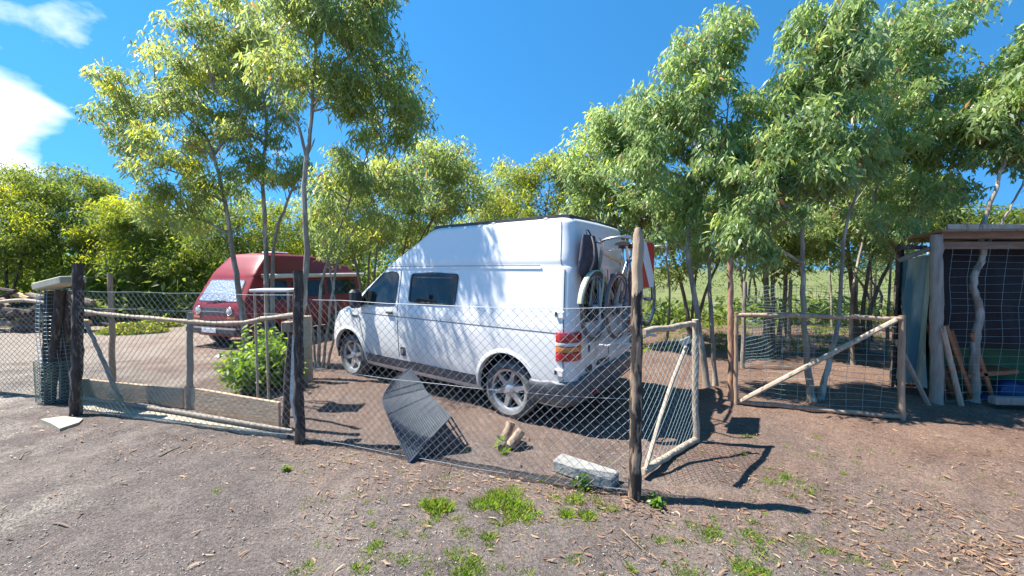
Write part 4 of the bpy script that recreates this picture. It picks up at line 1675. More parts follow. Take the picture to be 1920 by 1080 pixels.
# --- far-left gate: pale rail, mesh and ground pole
LG0, LG1 = P(-90, 742, 5.0), P(84, 742, 5.0)
LG0 = Vector((LG0.x, 5.05, th(LG0.x, 5.05)))
LG1 = Vector((LG1.x, 5.0, th(LG1.x, 5.0)))
org = LG0.copy()
lg = empty('field_gate', org, 'gate of pale crooked poles and wire mesh at the picture edge by the wood pile', 'gate')
mb = MB(org)
mb.tube(catmull([P(-90, 562, 5.05), P(-10, 566, 5.04), P(40, 563, 5.02), P(88, 568, 5.0)], 6), .024, 8, True, .05)
mb.build('top_rail', 'pole_pale', lg, True, 60)
mb = MB(org)
mb.tube(catmull([P(-90, 728, 5.05), P(0, 736, 5.05), P(75, 746, 5.0)], 6), .028, 8, True, .05)
mb.build('bottom_rail', 'bark_brown', lg, True, 60)
mb = MB(org)
mb.tube(catmull([P(66, 572, 5.0), P(82, 600, 4.99), P(88, 640, 4.98)], 4), .018, 7)
mb.build('brace', 'pole_grey', lg, True)
chain_link(LG0, LG1, .04, 1.2, .07, .0022, 'galvanised', lg, org)

# --- middle enclosure: pole rail, slats, low boards
E0, E1 = GT(150, 748), GT(528, 800)
org = E0.copy()
en = empty('low_board_barrier', org, 'low barrier of tan boards with a crooked pale rail behind the wire fence', 'barrier')
def between(px, py, t):
    q = E0.lerp(E1, t)
    return P(px, py, q.y)
mb = MB(org)
mb.tube(catmull([P(156, 584, 4.75), P(207, 590, 4.7), P(300, 598, 4.55), P(400, 606, 4.4), P(462, 604, 4.32), P(490, 598, 4.27), P(555, 590, 4.05)], 6), [.024 + .004 * math.sin(i * 1.3) for i in range(37)], 8, True, .06)
mb.build('rail', 'pole_pale', en, True, 60)
for (x0, yb, yt, yy, m_, r_) in ((209, 738, 512, 4.84, 'pole_tan', .033), (352, 772, 586, 4.48, 'pole_grey', .036)):
    post('upright', P(x0 + 4, yb, yy), P(x0 - 3 if x0 < 300 else x0 + 4, yt, yy), r_, m_, en, org, n=7, jit=.05)
post('diagonal_brace', P(240, 782, 4.5), P(160, 602, 4.62), .024, 'pole_grey', en, org, n=7)
def board(A, B, h, t_, m_, name, parent, org, lift=0.0):
    A, B = Vector(A), Vector(B)
    d = B - A
    rot = Matrix((d.normalized(), Vector((-d.y, d.x, 0)).normalized(), Vector((0, 0, 1)))).transposed()
    mb = MB(org)
    mb.rbox((A + B) / 2 + Vector((0, 0, h / 2 + lift)), (d.length, t_, h), .006, rot)
    return mb.build(name, m_, parent)
qa, qb, qc = G(150, 742), G(346, 765), G(526, 801)
board(qa, qb - (qb - qa) * .005, .235, .03, 'weathered_board', 'board', en, org)
board(qb + (qc - qb) * .02, qc, .27, .03, 'weathered_board', 'board', en, org)
# sandy strip and poles on the ground before the boards
mb = MB(org)
e = [(150, 751), (250, 766), (345, 780), (440, 796), (535, 813), (538, 821), (440, 809), (340, 797), (250, 785), (152, 768)]
vs = [GT(*p) + Vector((0, 0, .016)) for p in e] + [GT(*p) + Vector((0, 0, -.03)) for p in e]
mb.add(vs, [(0, 1, 8, 9), (1, 2, 7, 8), (2, 3, 6, 7), (3, 4, 5, 6)] + [(i, i + 10, (i + 1) % 10 + 10, (i + 1) % 10) for i in range(10)])
o = mb.build('sand_strip', 'sand_strip', None)
o.location = (0, 0, 0)
o.parent = None
bm_fix(o)
o.location = org
tag(o, 'pale sandy kerb strip on the ground along the wire fence', 'kerb')
for pts in ([(152, 753), (300, 775), (420, 795), (548, 818)],):
    mb = MB(org)
    mb.tube(catmull([GT(*p) + Vector((0, 0, .05)) for p in pts], 6), .022, 7, True, .05)
    mb.build('ground_pole', 'pole_grey', en, True, 60)

# --- stone slab and little shelf behind the dark post
base = GT(574, 716)
sl = MB(base)
t_ = P(574, 592, base.y)
sl.rbox((base + t_) / 2, (.155, .07, (t_ - base).length), .008, Matrix.Rotation(R(12), 3, 'Z'))
o = sl.build('upright_slab', 'weathered_board')
tag(o, 'tan upright slab standing just behind the dark fence post', 'slab')
tb0 = P(518, 543, 4.7)
tb = empty('small_table', (tb0.x, 4.7, th(tb0.x, 4.7)), 'small pale-topped table between the bush and the red van', 'table')
org = tb.location.copy()
mb = MB(org)
mb.rbox(P(518, 544, 4.7), (.47, .3, .035), .008)
mb.build('table_top', 'white_paint', tb)
for dx in (-.2, .2):
    for dy in (-.1, .1):
        mb = MB(org)
        mb.tube([Vector((tb0.x + dx, 4.7 + dy, org.z)), Vector((tb0.x + dx, 4.7 + dy, tb0.z - .02))], .014, 6)
        mb.build('leg', 'pole_pale', tb)
blk = P(542, 612, C2.y + .12)
mb = MB(Vector((blk.x, blk.y, blk.z - .07)))
mb.rbox(blk, (.11, .09, .10), .008)
o = mb.build('wood_block', 'pole_tan')
tag(o, 'short tan wood block fixed between rail end and dark post', 'wood block')

# --- open gate leaf by the corner post
def pole_gate(name, label, H0, H1, hts, m_, mesh_m, du, dv, brace=True, mesh_r=.0022):
    org = Vector((H0.x, H0.y, th(H0.x, H0.y)))
    g = empty(name, org, label, 'gate')
    b0, b1, t0, t1 = hts
    for (a, b, nm, r_) in ((b0, b1, 'bottom_rail', .028), (t0, t1, 'top_rail', .026), (b1 + (b1 - t1) * .03, t1 + (t1 - b1) * .03, 'end_stile', .031)):
        mb = MB(org)
        k = 8
        pts = [a.lerp(b, i / k) + Vector((random.uniform(-.006, .006), random.uniform(-.006, .006), random.uniform(-.008, .008))) for i in range(k + 1)]
        mb.tube(pts, [r_ * random.uniform(.92, 1.05) for _ in pts], 8, True, .05)
        mb.build(nm, m_, g, True, 60)
    return g, org
# leaf 1, hinged on the corner post
b0, b1 = GT(1204, 900) + Vector((0, 0, .07)), GT(1305, 828) + Vector((0, 0, .03))
t0, t1 = P(1206, 622, b0.y), P(1303, 607, b1.y)
g1, org1 = pole_gate('pole_gate', 'small pole gate leaf hinged on the tall corner post, standing ajar', b0, b1, (b0, b1, t0, t1), 'pole_pale', 'galvanised', .08, .08)
mb = MB(org1)
mb.tube(catmull([P(1208, 888, b0.y), P(1250, 745, b0.lerp(b1, .5).y), P(1286, 650, b0.lerp(b1, .85).y)], 6), .017, 8, True, .04)
mb.build('brace', 'pole_pale', g1, True)
mb = MB(org1)
pc = P(1285, 640, b0.lerp(b1, .84).y - .02)
mb.rbox(pc, (.10, .02, .06), .004, Matrix.Rotation(R(-25), 3, 'Y'))
mb.build('latch_plate', 'alloy', g1)
chain_link(b0 + Vector((0, 0, -.05)), b1 + Vector((0, 0, -.02)), .05, 1.08, .085, .0017, 'blue_wire', g1, org1, bulge=.015)
# gate 2: the wide gate with a diagonal, between brown gate post and end stile
gp = GT(1371, 752)
gpo = empty('gate_post', gp, 'tall reddish-brown gate post beside the wide wooden gate', 'post')
post('shaft', gp - Vector((0, 0, .1)), P(1369, 484, gp.y), .037, 'gate_post_wood', gpo, gp, n=9, taper=.85)
b0, b1 = GT(1380, 757) + Vector((0, 0, .03)), GT(1690, 787) + Vector((0, 0, .03))
t0, t1 = P(1380, 590, b0.y), P(1690, 597, b1.y)
g2, org2 = pole_gate('pole_gate', 'wide pole gate with one long diagonal brace and wire netting', b0, b1, (b0, b1, t0, t1), 'pole_tan', 'blue_wire', .1, .07)
post('hinge_stile', b0 - Vector((0, 0, .04)), t0 + Vector((0, 0, .03)), .026, 'pole_tan', g2, org2, n=8)
mb = MB(org2)
mb.tube([P(1388, 752, b0.y - .02), P(1680, 600, b1.y - .02)], [.03, .026], 8, True, .05)
mb.build('diagonal_brace', 'pole_pale', g2, True)
grid_wire(b0 + Vector((0, .03, 0)), b1 + Vector((0, .03, 0)), 0.0, .98, .16, .062, .0021, 'blue_wire', g2, org2, wob=.02)

# --- back fence with blue-green netting behind the gates
def back_fence(pts_px, label, zt, m_):
    pts = [GT(*p) for p in pts_px]
    org = pts[0].copy()
    f = empty('netting_fence', org, label, 'fence')
    for p in pts:
        post('fence_post', p - Vector((0, 0, .05)), p + Vector((0, 0, zt + .1)), .035, 'pole_grey', f, org, n=7)
    for a, b in zip(pts, pts[1:]):
        grid_wire(a, b, .02, zt, .11, .06, .0036, m_, f, org, wob=.03)
    return f
back_fence([(1392, 690), (1478, 668), (1600, 660), (1690, 668)], 'blue-green netting fence among the trunks behind the wide gate', 1.35, 'blue_wire')

# ================================================================== SHED at the right edge
def shed():
    pb = GT(1757, 757)
    org = pb.copy()
    s = empty('shed', org, 'open-fronted wooden shed with dark tarpaulin walls beside the wide gate', 'shed')
    y0 = pb.y
    post('corner_post', pb - Vector((0, 0, .1)), P(1756, 440, y0), .062, 'pole_grey', s, org, n=10, taper=.9)
    zt = P(1756, 440, y0).z
    X0, X1, yb = pb.x - .05, pb.x + 3.2, y0 + .95
    sk = .5                       # the side wall runs back at a slant: x grows by sk per metre of depth
    post('corner_post', Vector((X1, y0, -.1)), Vector((X1, y0, zt)), .06, 'pole_grey', s, org, n=9)
    post('corner_post', Vector((X1 + sk * .95, yb, -.1)), Vector((X1 + sk * .95, yb, zt - .1)), .06, 'pole_grey', s, org, n=9)
    post('corner_post', Vector((X0 + sk * .95, yb, -.1)), Vector((X0 + sk * .95, yb, zt - .1)), .05, 'bark_dark', s, org, n=9)
    # roof planks run front to back, a pale fascia along the front
    for i in range(12):
        wd = (X1 - X0 + .2) / 12
        x = X0 - .08 + wd * i
        mb = MB(org)
        ya, yc = y0 - .12, yb + .1
        dz = random.uniform(-.004, .004)
        vs = []
        for zz_ in (zt + .03 + dz, zt + .055 + dz):
            vs += [Vector((x + .004 + sk * (ya - y0), ya, zz_)), Vector((x + wd - .004 + sk * (ya - y0), ya, zz_)), Vector((x + wd - .004 + sk * (yc - y0), yc, zz_ - .05)), Vector((x + .004 + sk * (yc - y0), yc, zz_ - .05))]
        mb.add(vs, [(3, 2, 1, 0), (4, 5, 6, 7), (0, 1, 5, 4), (1, 2, 6, 5), (2, 3, 7, 6), (3, 0, 4, 7)])
        mb.build('roof_plank', 'shed_wood', s)
    mb = MB(org)
    mb.rbox(Vector(((X0 + X1) / 2 + .06, y0 - .10, zt + .075)), (X1 - X0 + .25, .028, .075), .006)
    mb.build('fascia', 'pole_pale', s)
    for k, z in enumerate((.02, -.10)):
        mb = MB(org)
        mb.rbox(Vector(((X0 + X1) / 2 + .05, y0 + .02 + .06 * k, zt + z - .02)), (X1 - X0 + .1, .04, .09), .006)
        mb.build('beam', 'shed_wood', s)
    def cloth(name, m_, A, B, z0, z1, fold, nx=26, nz=12, amp=.03, ph=0.0):
        A, B = Vector(A), Vector(B)
        d = (B - A)
        nrm = Vector((-d.y, d.x, 0)).normalized()
        vs = []
        for j in range(nz + 1):
            v = j / nz
            for i in range(nx + 1):
                u = i / nx
                o_ = amp * (math.sin(u * fold + ph + 2 * v) + .5 * math.sin(u * fold * 2.3 + 5 * v + ph))
                p = A.lerp(B, u)
                vs.append(Vector((p.x, p.y, z0 + (z1 - z0) * v + .02 * math.sin(u * 7 + ph))) + nrm * o_)
        n0 = len(vs)
        vs += [v_ + nrm * .003 for v_ in vs]
        fs = []
        for j in range(nz):
            for i in range(nx):
                a = j * (nx + 1) + i
                fs.append((a, a + 1, a + nx + 2, a + nx + 1))
                fs.append((n0 + a, n0 + a + nx + 1, n0 + a + nx + 2, n0 + a + 1))
        mb = MB(org)
        mb.add(vs, fs)
        return mb.build(name, m_, s, True, 60)
    cloth('dark_tarpaulin', 'tarp_black', (X0 + .45, y0 + .42, 0), (X1 + .4, y0 + .42, 0), .62, zt - .05, 16, amp=.05)
    cloth('green_tarpaulin', 'tarp_green', (X0 + .5, y0 + .52, 0), (X1 + .4, y0 + .52, 0), .03, .80, 12, amp=.04, ph=1)
    cloth('side_wall', 'tarp_black', (X1 + .05, y0 + .1, 0), (X1 + sk * .9, yb, 0), .05, zt - .1, 12)
    cloth('back_wall', 'tarp_black', (X0 + sk * .95 + .05, yb - .05, 0), (X1 + sk * .9, yb - .05, 0), .05, zt - .25, 14)
    cloth('teal_sheet', 'sheet_teal', (X0 - .03, y0 + .04, 0), (X0 + .10, y0 + .55, 0), .22, zt - .25, 10, amp=.035)
    # dark boards of the left wall behind the teal sheet
    for i in range(4):
        mb = MB(org)
        yy = y0 + .60 + i * .1
        mb.rbox(Vector((1.005 * yy, yy, .9)), (.03, .115, 1.6 + .1 * random.random()), .004, Matrix.Rotation(-.78, 3, 'Z'))
        mb.build('wall_plank', 'bark_dark', s)
    mb = MB(org)
    mb.tube([Vector((X0 - .02, y0, zt - .12)), Vector((X0 - .30, y0 + .2, zt - .30))], .03, 7, True, .06)
    mb.build('bracket', 'bark_brown', s, True)
    mb = MB(org)
    mb.rbox(Vector((X0 - .16, y0 + .18, zt - .14)), (.34, .05, .05), .006)
    mb.build('bracket', 'bark_dark', s)
    # wire front: welded mesh
    grid_wire(Vector((X0 + .1, y0 - .03, 0)), Vector((X1, y0 - .03, 0)), .1, zt - .15, .20, .085, .0018, 'blue_wire', s, org, wob=.02)
    # pale sill beam on the ground
    mb = MB(org)
    mb.rbox(Vector((X0 + 1.9, y0 - .08, .09)), (2.6, .09, .09), .01, Matrix.Rotation(R(1.2), 3, 'Y'))
    mb.build('sill_beam', 'pole_grey', s)
    # leaning poles of the front
    for (a, b, r_, m_) in (((1742, 762), (1682, 640), .026, 'pole_grey'), ((1802, 760), (1766, 612), .028, 'pole_pale')):
        mb = MB(org)
        mb.tube([P(*a, y0 - .06), P(*b, y0 - .06)], r_, 7, True, .06)
        mb.build('leaning_pole', m_, s, True)
    return s, X0, X1, y0, zt
SHED, SX0, SX1, SY0, SZT = shed()

def garden_chair():
    c0 = Vector((SX0 + .55, SY0 + .24, 0))
    org = Vector((c0.x, c0.y, th(c0.x, c0.y)))
    c = empty('garden_chair', org, 'orange-brown slatted wooden chair inside the shed before green tarpaulin', 'chair')
    W = .22
    # back leans left, seat points right
    for dy in (-W / 2, W / 2):
        for nm, a, b in (('back_leg', (-.30, 0, .95), (.10, 0, .0)), ('front_leg', (.02, 0, .86), (.34, 0, .02)), ('seat_rail', (.0, 0, .33), (.62, 0, .38))):
            mb = MB(org)
            A, B = org + Vector(a) + Vector((0, dy, 0)), org + Vector(b) + Vector((0, dy, 0))
            d = B - A
            mb.rbox((A + B) / 2, (d.length, .025, .05), .005, d.to_track_quat('X', 'Z').to_matrix())
            mb.build(nm, 'orange_wood', c)
    for k in range(6):
        t = k / 5
        mb = MB(org)
        p = org + Vector((-.29 + .13 * t, 0, .93 - .33 * t))
        mb.rbox(p, (.016, W, .05), .004, Matrix.Rotation(R(-20), 3, 'Y'))
        mb.build('back_slat', 'orange_wood', c)
    for k in range(7):
        mb = MB(org)
        mb.rbox(org + Vector((.06 + .085 * k, 0, .36 + .006 * k)), (.06, W + .04, .018), .004)
        mb.build('seat_slat', 'orange_wood', c)
garden_chair()
def blue_cover():
    base = Vector((SX0 + 1.35, SY0 + .22, 0))
    mb = MB(Vector((base.x, base.y, th(base.x, base.y))))
    n, m_ = 22, 8
    vs = []
    for j in range(m_ + 1):
        t = j / m_
        for i in range(n):
            a = 2 * math.pi * i / n
            q = (1 - .55 * t ** 2) * (1 + .1 * math.sin(3 * a + 4 * t) + .05 * math.sin(7 * a))
            vs.append(base + Vector((.45 * q * math.cos(a), .16 * q * math.sin(a), .02 + .22 * math.sin(t * math.pi / 2) + .02 * math.sin(4 * a))))
    mb.add(vs, [(j * n + i, j * n + (i + 1) % n, (j + 1) * n + (i + 1) % n, (j + 1) * n + i) for j in range(m_) for i in range(n)] + [tuple(m_ * n + i for i in range(n)), tuple(range(n - 1, -1, -1))])
    o = mb.build('folded_tarpaulin', 'tarp_blue', None, True, 60)
    tag(o, 'dark blue folded tarpaulin lying under the chair in the shed', 'tarpaulin')
blue_cover()
def sack():
    p = GT(1772, 745)
    p.y += .12
    mb = MB(Vector((p.x, p.y, th(p.x, p.y))))
    z0 = .3
    vs = []
    for j in range(7):
        t = j / 6
        for i in range(12):
            a = 2 * math.pi * i / 12
            q = math.sin(math.pi * (.1 + .82 * t)) ** .7 * (1 + .08 * math.sin(3 * a + 6 * t))
            vs.append(Vector((p.x + .07 * q * math.cos(a), p.y + .05 * q * math.sin(a), z0 + .34 * t)))
    mb.add(vs, [(j * 12 + i, j * 12 + (i + 1) % 12, (j + 1) * 12 + (i + 1) % 12, (j + 1) * 12 + i) for j in range(6) for i in range(12)] + [tuple(72 + i for i in range(12)), tuple(range(11, -1, -1))])
    o = mb.build('feed_sack', 'white_paint', None, True, 70)
    tag(o, 'small white sack hung beside the corner post of the shed', 'sack')
sack()

# ================================================================== SMALL THINGS ON THE GROUND
def ribbed_rack():
    C = GT(768, 870)
    org = C.copy()
    k = empty('ribbed_rack', org, 'dark grey ribbed plastic rack leaning behind the wire fence', 'rack')
    left = catmull([C + Vector((0, .0, .01)), P(722, 765, 3.50), P(719, 742, 3.62), P(735, 716, 3.80)], 6)
    right = catmull([P(845, 781, 3.48), P(801, 737, 3.88), P(792, 722, 3.98), P(770, 690, 4.10)], 6)
    n = len(left)
    N = (left[6] - left[0]).cross(right[0] - left[0]).normalized()
    if N.y > 0:
        N = -N
    R_ = 24
    for i in range(R_ + 1):
        u = i / R_
        pts = [left[j].lerp(right[j], u) for j in range(n)]
        mb = MB(org)
        wv = (right[0] - left[0]).normalized() * .0085
        vs = []
        for p in pts:
            vs += [p - wv, p - wv * .7 + N * .009, p + wv * .7 + N * .009, p + wv]
        mb.add(vs, [(a * 4 + b, a * 4 + b + 1, a * 4 + b + 5, a * 4 + b + 4) for a in range(n - 1) for b in range(3)] + [(0, 3, 2, 1), ((n - 1) * 4, (n - 1) * 4 + 1, (n - 1) * 4 + 2, (n - 1) * 4 + 3)])
        bm_fix(mb.build('rib', 'plastic_grey', k))
    for j in (0, 5, 9, 13, n - 1):
        mb = MB(org)
        mb.tube([left[j] + N * .004, right[j] + N * .004], .009, 6)
        mb.build('cross_bar', 'plastic_grey', k)
    mb = MB(org)
    vs = [p + N * .002 for p in left] + [p + N * .002 for p in right]
    mb.add(vs, [(j, j + 1, n + j + 1, n + j) for j in range(n - 1)])
    mb.build('backing', 'plastic_grey', k)
    # folded-out under side with open square cells, standing on the ground
    E = GT(878, 836) + Vector((0, 0, .012))
    lo = left[0].lerp(E, .14)
    for q in (.33, .66, 1.0):
        mb = MB(org)
        mb.tube([left[0].lerp(lo, q), right[0].lerp(E, q)], .007, 5)
        mb.build('under_bar', 'plastic_grey', k)
    for i in range(0, 14):
        u = i / 13
        mb = MB(org)
        mb.tube([left[0].lerp(right[0], u), lo.lerp(E, u)], .007, 4)
        mb.build('cell_web', 'plastic_grey', k)
    # folded foot behind that props it up
    for u in (.25, .8):
        mb = MB(org)
        a = left[9].lerp(right[9], u)
        mb.tube([a - N * .01, Vector((a.x + .05, a.y + .22, th(a.x, a.y + .22) + .01))], .012, 6)
        mb.build('prop_leg', 'plastic_grey', k)
ribbed_rack()

def concrete_block():
    a, b = GT(1036, 884), GT(1147, 921)
    d = (b - a)
    n_ = Vector((-d.y, d.x, 0)).normalized()
    w, h = .155, .10
    c = (a + b) / 2 + n_ * w / 2
    org = Vector((c.x, c.y, th(c.x, c.y)))
    mb = MB(org)
    rot = Matrix((Vector((d.x, d.y, 0)).normalized(), n_, Vector((0, 0, 1)))).transposed()
    mb.rbox(org + Vector((0, 0, h / 2 - .005)), (d.length, w, h), .009, rot)
    o = mb.build('concrete_block', 'concrete')
    tag(o, 'long pale concrete block lying at the foot of the corner post', 'block')
concrete_block()

def log(name, p0, p1, r, label, m_='bark_brown'):
    p0, p1 = Vector(p0), Vector(p1)
    root = empty(name, Vector((p0.x, p0.y, min(p0.z, p1.z))), label, 'log')
    org = root.location.copy()
    mb = MB(org)
    k = 5
    mb.tube([p0.lerp(p1, i / k) for i in range(k + 1)], [r * random.uniform(.94, 1.06) for _ in range(k + 1)], 12, False, .05)
    mb.build('bark', m_, root, True, 60)
    d = (p1 - p0).normalized()
    u = d.orthogonal().normalized()
    w = d.cross(u)
    for p, s in ((p0, -1), (p1, 1)):
        mb = MB(org)
        vs = [p + d * s * .002 + (u * math.cos(2 * math.pi * i / 14) + w * math.sin(2 * math.pi * i / 14)) * r * .96 for i in range(14)]
        mb.add(vs if s > 0 else vs[::-1], [tuple(range(14))])
        mb.build('cut_face', 'cut_wood', root)
lp = GT(948, 842)
log('sawn_log', lp + Vector((-.02, .08, .02)), lp + Vector((.05, .14, .20)), .048, 'short sawn log standing upright behind the rear wheel, the far one of two', 'pole_tan')
log('sawn_log', lp + Vector((.04, .0, .03)), lp + Vector((.15, .05, .155)), .045, 'short sawn log tilted to show its orange cut end, the near one of two', 'pole_tan')
log('sawn_log', lp + Vector((-.07, .0, .035)), lp + Vector((.03, .01, .03)), .035, 'small dark log lying under the two sawn logs', 'bark_dark')

pb = GT(116, 796)
mb = MB(pb)
e = [(76, 790), (120, 784), (156, 789), (148, 796), (112, 808), (96, 798)]
vs = [GT(*p) + Vector((0, 0, .025)) for p in e] + [GT(*p) + Vector((0, 0, -.02)) for p in e]
mb.add(vs, [tuple(range(5, -1, -1))] + [(i, (i + 1) % 6, (i + 1) % 6 + 6, i + 6) for i in range(6)])
o = mb.build('flat_stone', 'pale_board')
bm_fix(o)
tag(o, 'flat pale stone slab on the ground before the wrapped pillar', 'stone')

def wood_pile():
    root = empty('wood_pile', on(-15.2, 12.2), 'dark heap of rough logs and branches under the far acacias', 'wood pile')
    org = root.location.copy()
    rng = random.Random(5)
    for i in range(46):
        t = rng.random()
        x = rng.uniform(-2.4, 1.9)
        hmax = 1.55 * (1 - (abs(x + .2) / 2.8) ** 2)
        z = rng.uniform(.08, 1) * hmax
        a = rng.uniform(-.5, .5)
        L = rng.uniform(.7, 1.5)
        r_ = rng.uniform(.05, .12)
        p = org + Vector((x, rng.uniform(-.5, .5) * (1 - z / 2.2), z))
        d = Vector((math.cos(a), rng.uniform(-.5, .2), rng.uniform(-.25, .25))).normalized()
        mb = MB(org)
        mb.tube([p - d * L / 2, p, p + d * L / 2], [r_, r_ * .95, r_ * .8], 7, True, .06)
        mb.build('log', rng.choice(['bark_dark', 'bark_dark', 'bark_dark', 'bark_brown']) if rng.random() < .95 else 'cut_wood', root)
wood_pile()

# ================================================================== TREES
def make_tree(name, label, stems, crowns, leaf, bark, n_clump, n_leaf, L, W, group=None, rbase=.06, droop=.9, clump_r=.30, young=.5, twig_r=.006, seed=0, cat='tree', spread=.55):
    """stems: list of [(px,py,y)...] from the ground up; crowns: (px,py,y, rx, ry, rz) metres"""
    rng = np.random.default_rng(seed + 11)
    rnd = random.Random(seed + 5)
    paths = []
    for st in stems:
        pts = [P(*p) for p in st]
        b = pts[0]
        if b.z < .9:
            b.z = th(b.x, b.y) - .05
        paths.append(pts)
    base = paths[0][0].copy()
    base.z += .05
    root = empty(name, base, label, cat, group)
    org = base
    tk = MB(org)
    samples = []
    for i, pts in enumerate(paths):
        cm = catmull(pts, 6)
        m_ = len(cm)
        rb = rbase * (1 if i == 0 else .75 if pts[0].z < .9 else .42) * rnd.uniform(.9, 1.1)
        rad = [max(.010, rb * (1 - .78 * (k / (m_ - 1)) ** .9)) * (1.35 if k == 0 else 1.0) * rnd.uniform(.94, 1.06) for k in range(m_)]
        cm = [p + Vector((rnd.uniform(-1, 1), rnd.uniform(-1, 1), 0)) * .010 if 0 < k < m_ - 1 else p for k, p in enumerate(cm)]
        tk.tube(cm, rad, 8, True, .05)
        samples += [(p, r) for p, r in zip(cm, rad) if p.z > base.z + .9]
    tk.build('trunk', bark, root, True, 60)
    lb = MB(org)
    def limb(c, r1, r0max, up=.25):
        best, bd = None, 1e9
        for p, r in samples:
            dv = c - p
            h = math.hypot(dv.x, dv.y)
            cost = dv.length + max(0, -(dv.z - .35 * h)) * 1.6
            if cost < bd:
                best, bd = (p, r), cost
        p, r = best
        d = c - p
        mid = p + d * .5 + Vector((rnd.uniform(-.12, .12), rnd.uniform(-.12, .12), up * .25)) * d.length * .6
        cm = catmull([p, mid, c], 4)
        r0 = min(r0max, r * .75)
        rad = [r0 + (r1 - r0) * k / (len(cm) - 1) for k in range(len(cm))]
        lb.tube(cm, rad, 5, False)
        return [(q, rr) for q, rr in zip(cm[2:], rad[2:])]
    cl = []
    tot = sum(c[3] * c[5] for c in crowns)
    cents = []
    for (px, py, y, rx, ry, rz) in crowns:
        c = P(px, py, y)
        samples += limb(c, .012, .035)
        cents.append((c, rx, ry, rz))
    for (c, rx, ry, rz) in cents:
        n = max(4, int(n_clump * rx * rz / tot))
        for _ in range(n):
            v = rng.normal(0, 1, 3)
            v /= np.linalg.norm(v)
            q = rng.uniform(.35, 1) ** .5
            cc = c + Vector((v[0] * rx * q, v[1] * ry * q, v[2] * rz * q))
            if cc.z < base.z + .5:
                continue
            cl.append((cc, rng.uniform(.65, 1.3) * clump_r, v[2] * q))
    pos, tint = [], []
    for cc, r, up in cl:
        limb(cc, twig_r * .5, twig_r * 1.8)
        n = int(n_leaf * rng.uniform(.6, 1.35))
        v = rng.normal(0, 1, (n, 3))
        v = v / np.linalg.norm(v, axis=1, keepdims=True) * (rng.uniform(0, 1, (n, 1)) ** .42)
        v *= np.array([r, r, r * .8])
        v[:, 2] -= .35 * r * rng.uniform(0, 1, n) ** 2
        pos.append(np.array(cc) + v)
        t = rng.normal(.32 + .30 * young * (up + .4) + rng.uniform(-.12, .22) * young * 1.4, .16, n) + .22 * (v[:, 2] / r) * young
        t = np.clip(t, .105, 1)
        t[rng.random(n) < .025] = .03
        tint.append(t)
    lb.build('limbs', bark, root, True, 60)
    pos = np.concatenate(pos) - np.array(org)
    tint = np.concatenate(tint)
    V, Q = leaf_arrays(pos, L, W, droop, spread, rng)
    np_mesh('crown', V, Q, leaf, root, tint)
    return root

GA = 'slender eucalyptus trees beside the red van'
EU = dict(leaf='euc_leaf', bark='bark_pale', n_leaf=125, L=.115, W=.024, clump_r=.25, droop=1.1)
make_tree('eucalyptus_tree', 'eucalyptus leaning left over the red van windscreen, outermost of its group',
          [[(466, 655, 7.5), (452, 575, 7.45), (438, 480, 7.4), (418, 360, 7.3), (388, 262, 7.2), (330, 200, 7.2)], [(400, 290, 7.25), (440, 240, 7.2), (470, 180, 7.1)]],
          [(290, 150, 7.3, .75, .8, .6), (250, 210, 7.4, .55, .6, .75), (330, 260, 7.2, .55, .6, .45), (305, 315, 6.9, .55, .5, .45), (345, 400, 7.3, .6, .6, .5), (380, 80, 7.3, .75, .8, .6), (400, 170, 7.1, .7, .7, .6), (350, 350, 7.0, .4, .4, .35)], n_clump=155, seed=1, group=GA, young=1.0, rbase=.06, **EU)
make_tree('eucalyptus_tree', 'eucalyptus with twin pale stems crossing the red van side',
          [[(505, 655, 7.7), (500, 560, 7.7), (498, 440, 7.6), (492, 330, 7.5), (500, 220, 7.4), (480, 110, 7.4)], [(512, 655, 7.75), (512, 520, 7.7), (520, 430, 7.6), (560, 330, 7.4), (590, 260, 7.2)]],
          [(470, 60, 7.4, .8, .8, .65), (500, 170, 7.3, .65, .7, .6), (480, 255, 7.1, .5, .5, .45), (530, 330, 7.2, .5, .5, .45), (450, 130, 7.7, .6, .7, .6), (470, 330, 7.3, .35, .4, .35), (430, 40, 7.4, .5, .6, .5), (420, 230, 7.5, .4, .5, .4)], n_clump=125, seed=2, group=GA, young=.8, rbase=.065, **EU)
make_tree('eucalyptus_tree', 'tallest eucalyptus of the group, trunk rising behind the dark fence post',
          [[(563, 712, 5.75), (566, 590, 5.75), (576, 470, 5.75), (570, 350, 5.7), (584, 230, 5.65), (590, 110, 5.6), (600, 10, 5.6)], [(577, 300, 5.68), (556, 230, 5.6), (520, 190, 5.6)], [(584, 200, 5.65), (630, 130, 5.5), (680, 80, 5.5)]],
          [(600, -20, 5.6, .75, .8, .5), (560, 60, 5.6, .6, .7, .5), (650, 50, 5.4, .6, .7, .5), (690, 110, 5.5, .5, .6, .42), (530, 150, 5.5, .42, .5, .38), (620, 160, 5.6, .5, .6, .33), (695, 20, 5.5, .42, .6, .42), (540, -50, 5.7, .6, .7, .45), (640, -90, 5.5, .7, .8, .4), (560, -150, 5.6, .7, .8, .4)], n_clump=135, seed=3, group=GA, young=.6, rbase=.062, **EU)
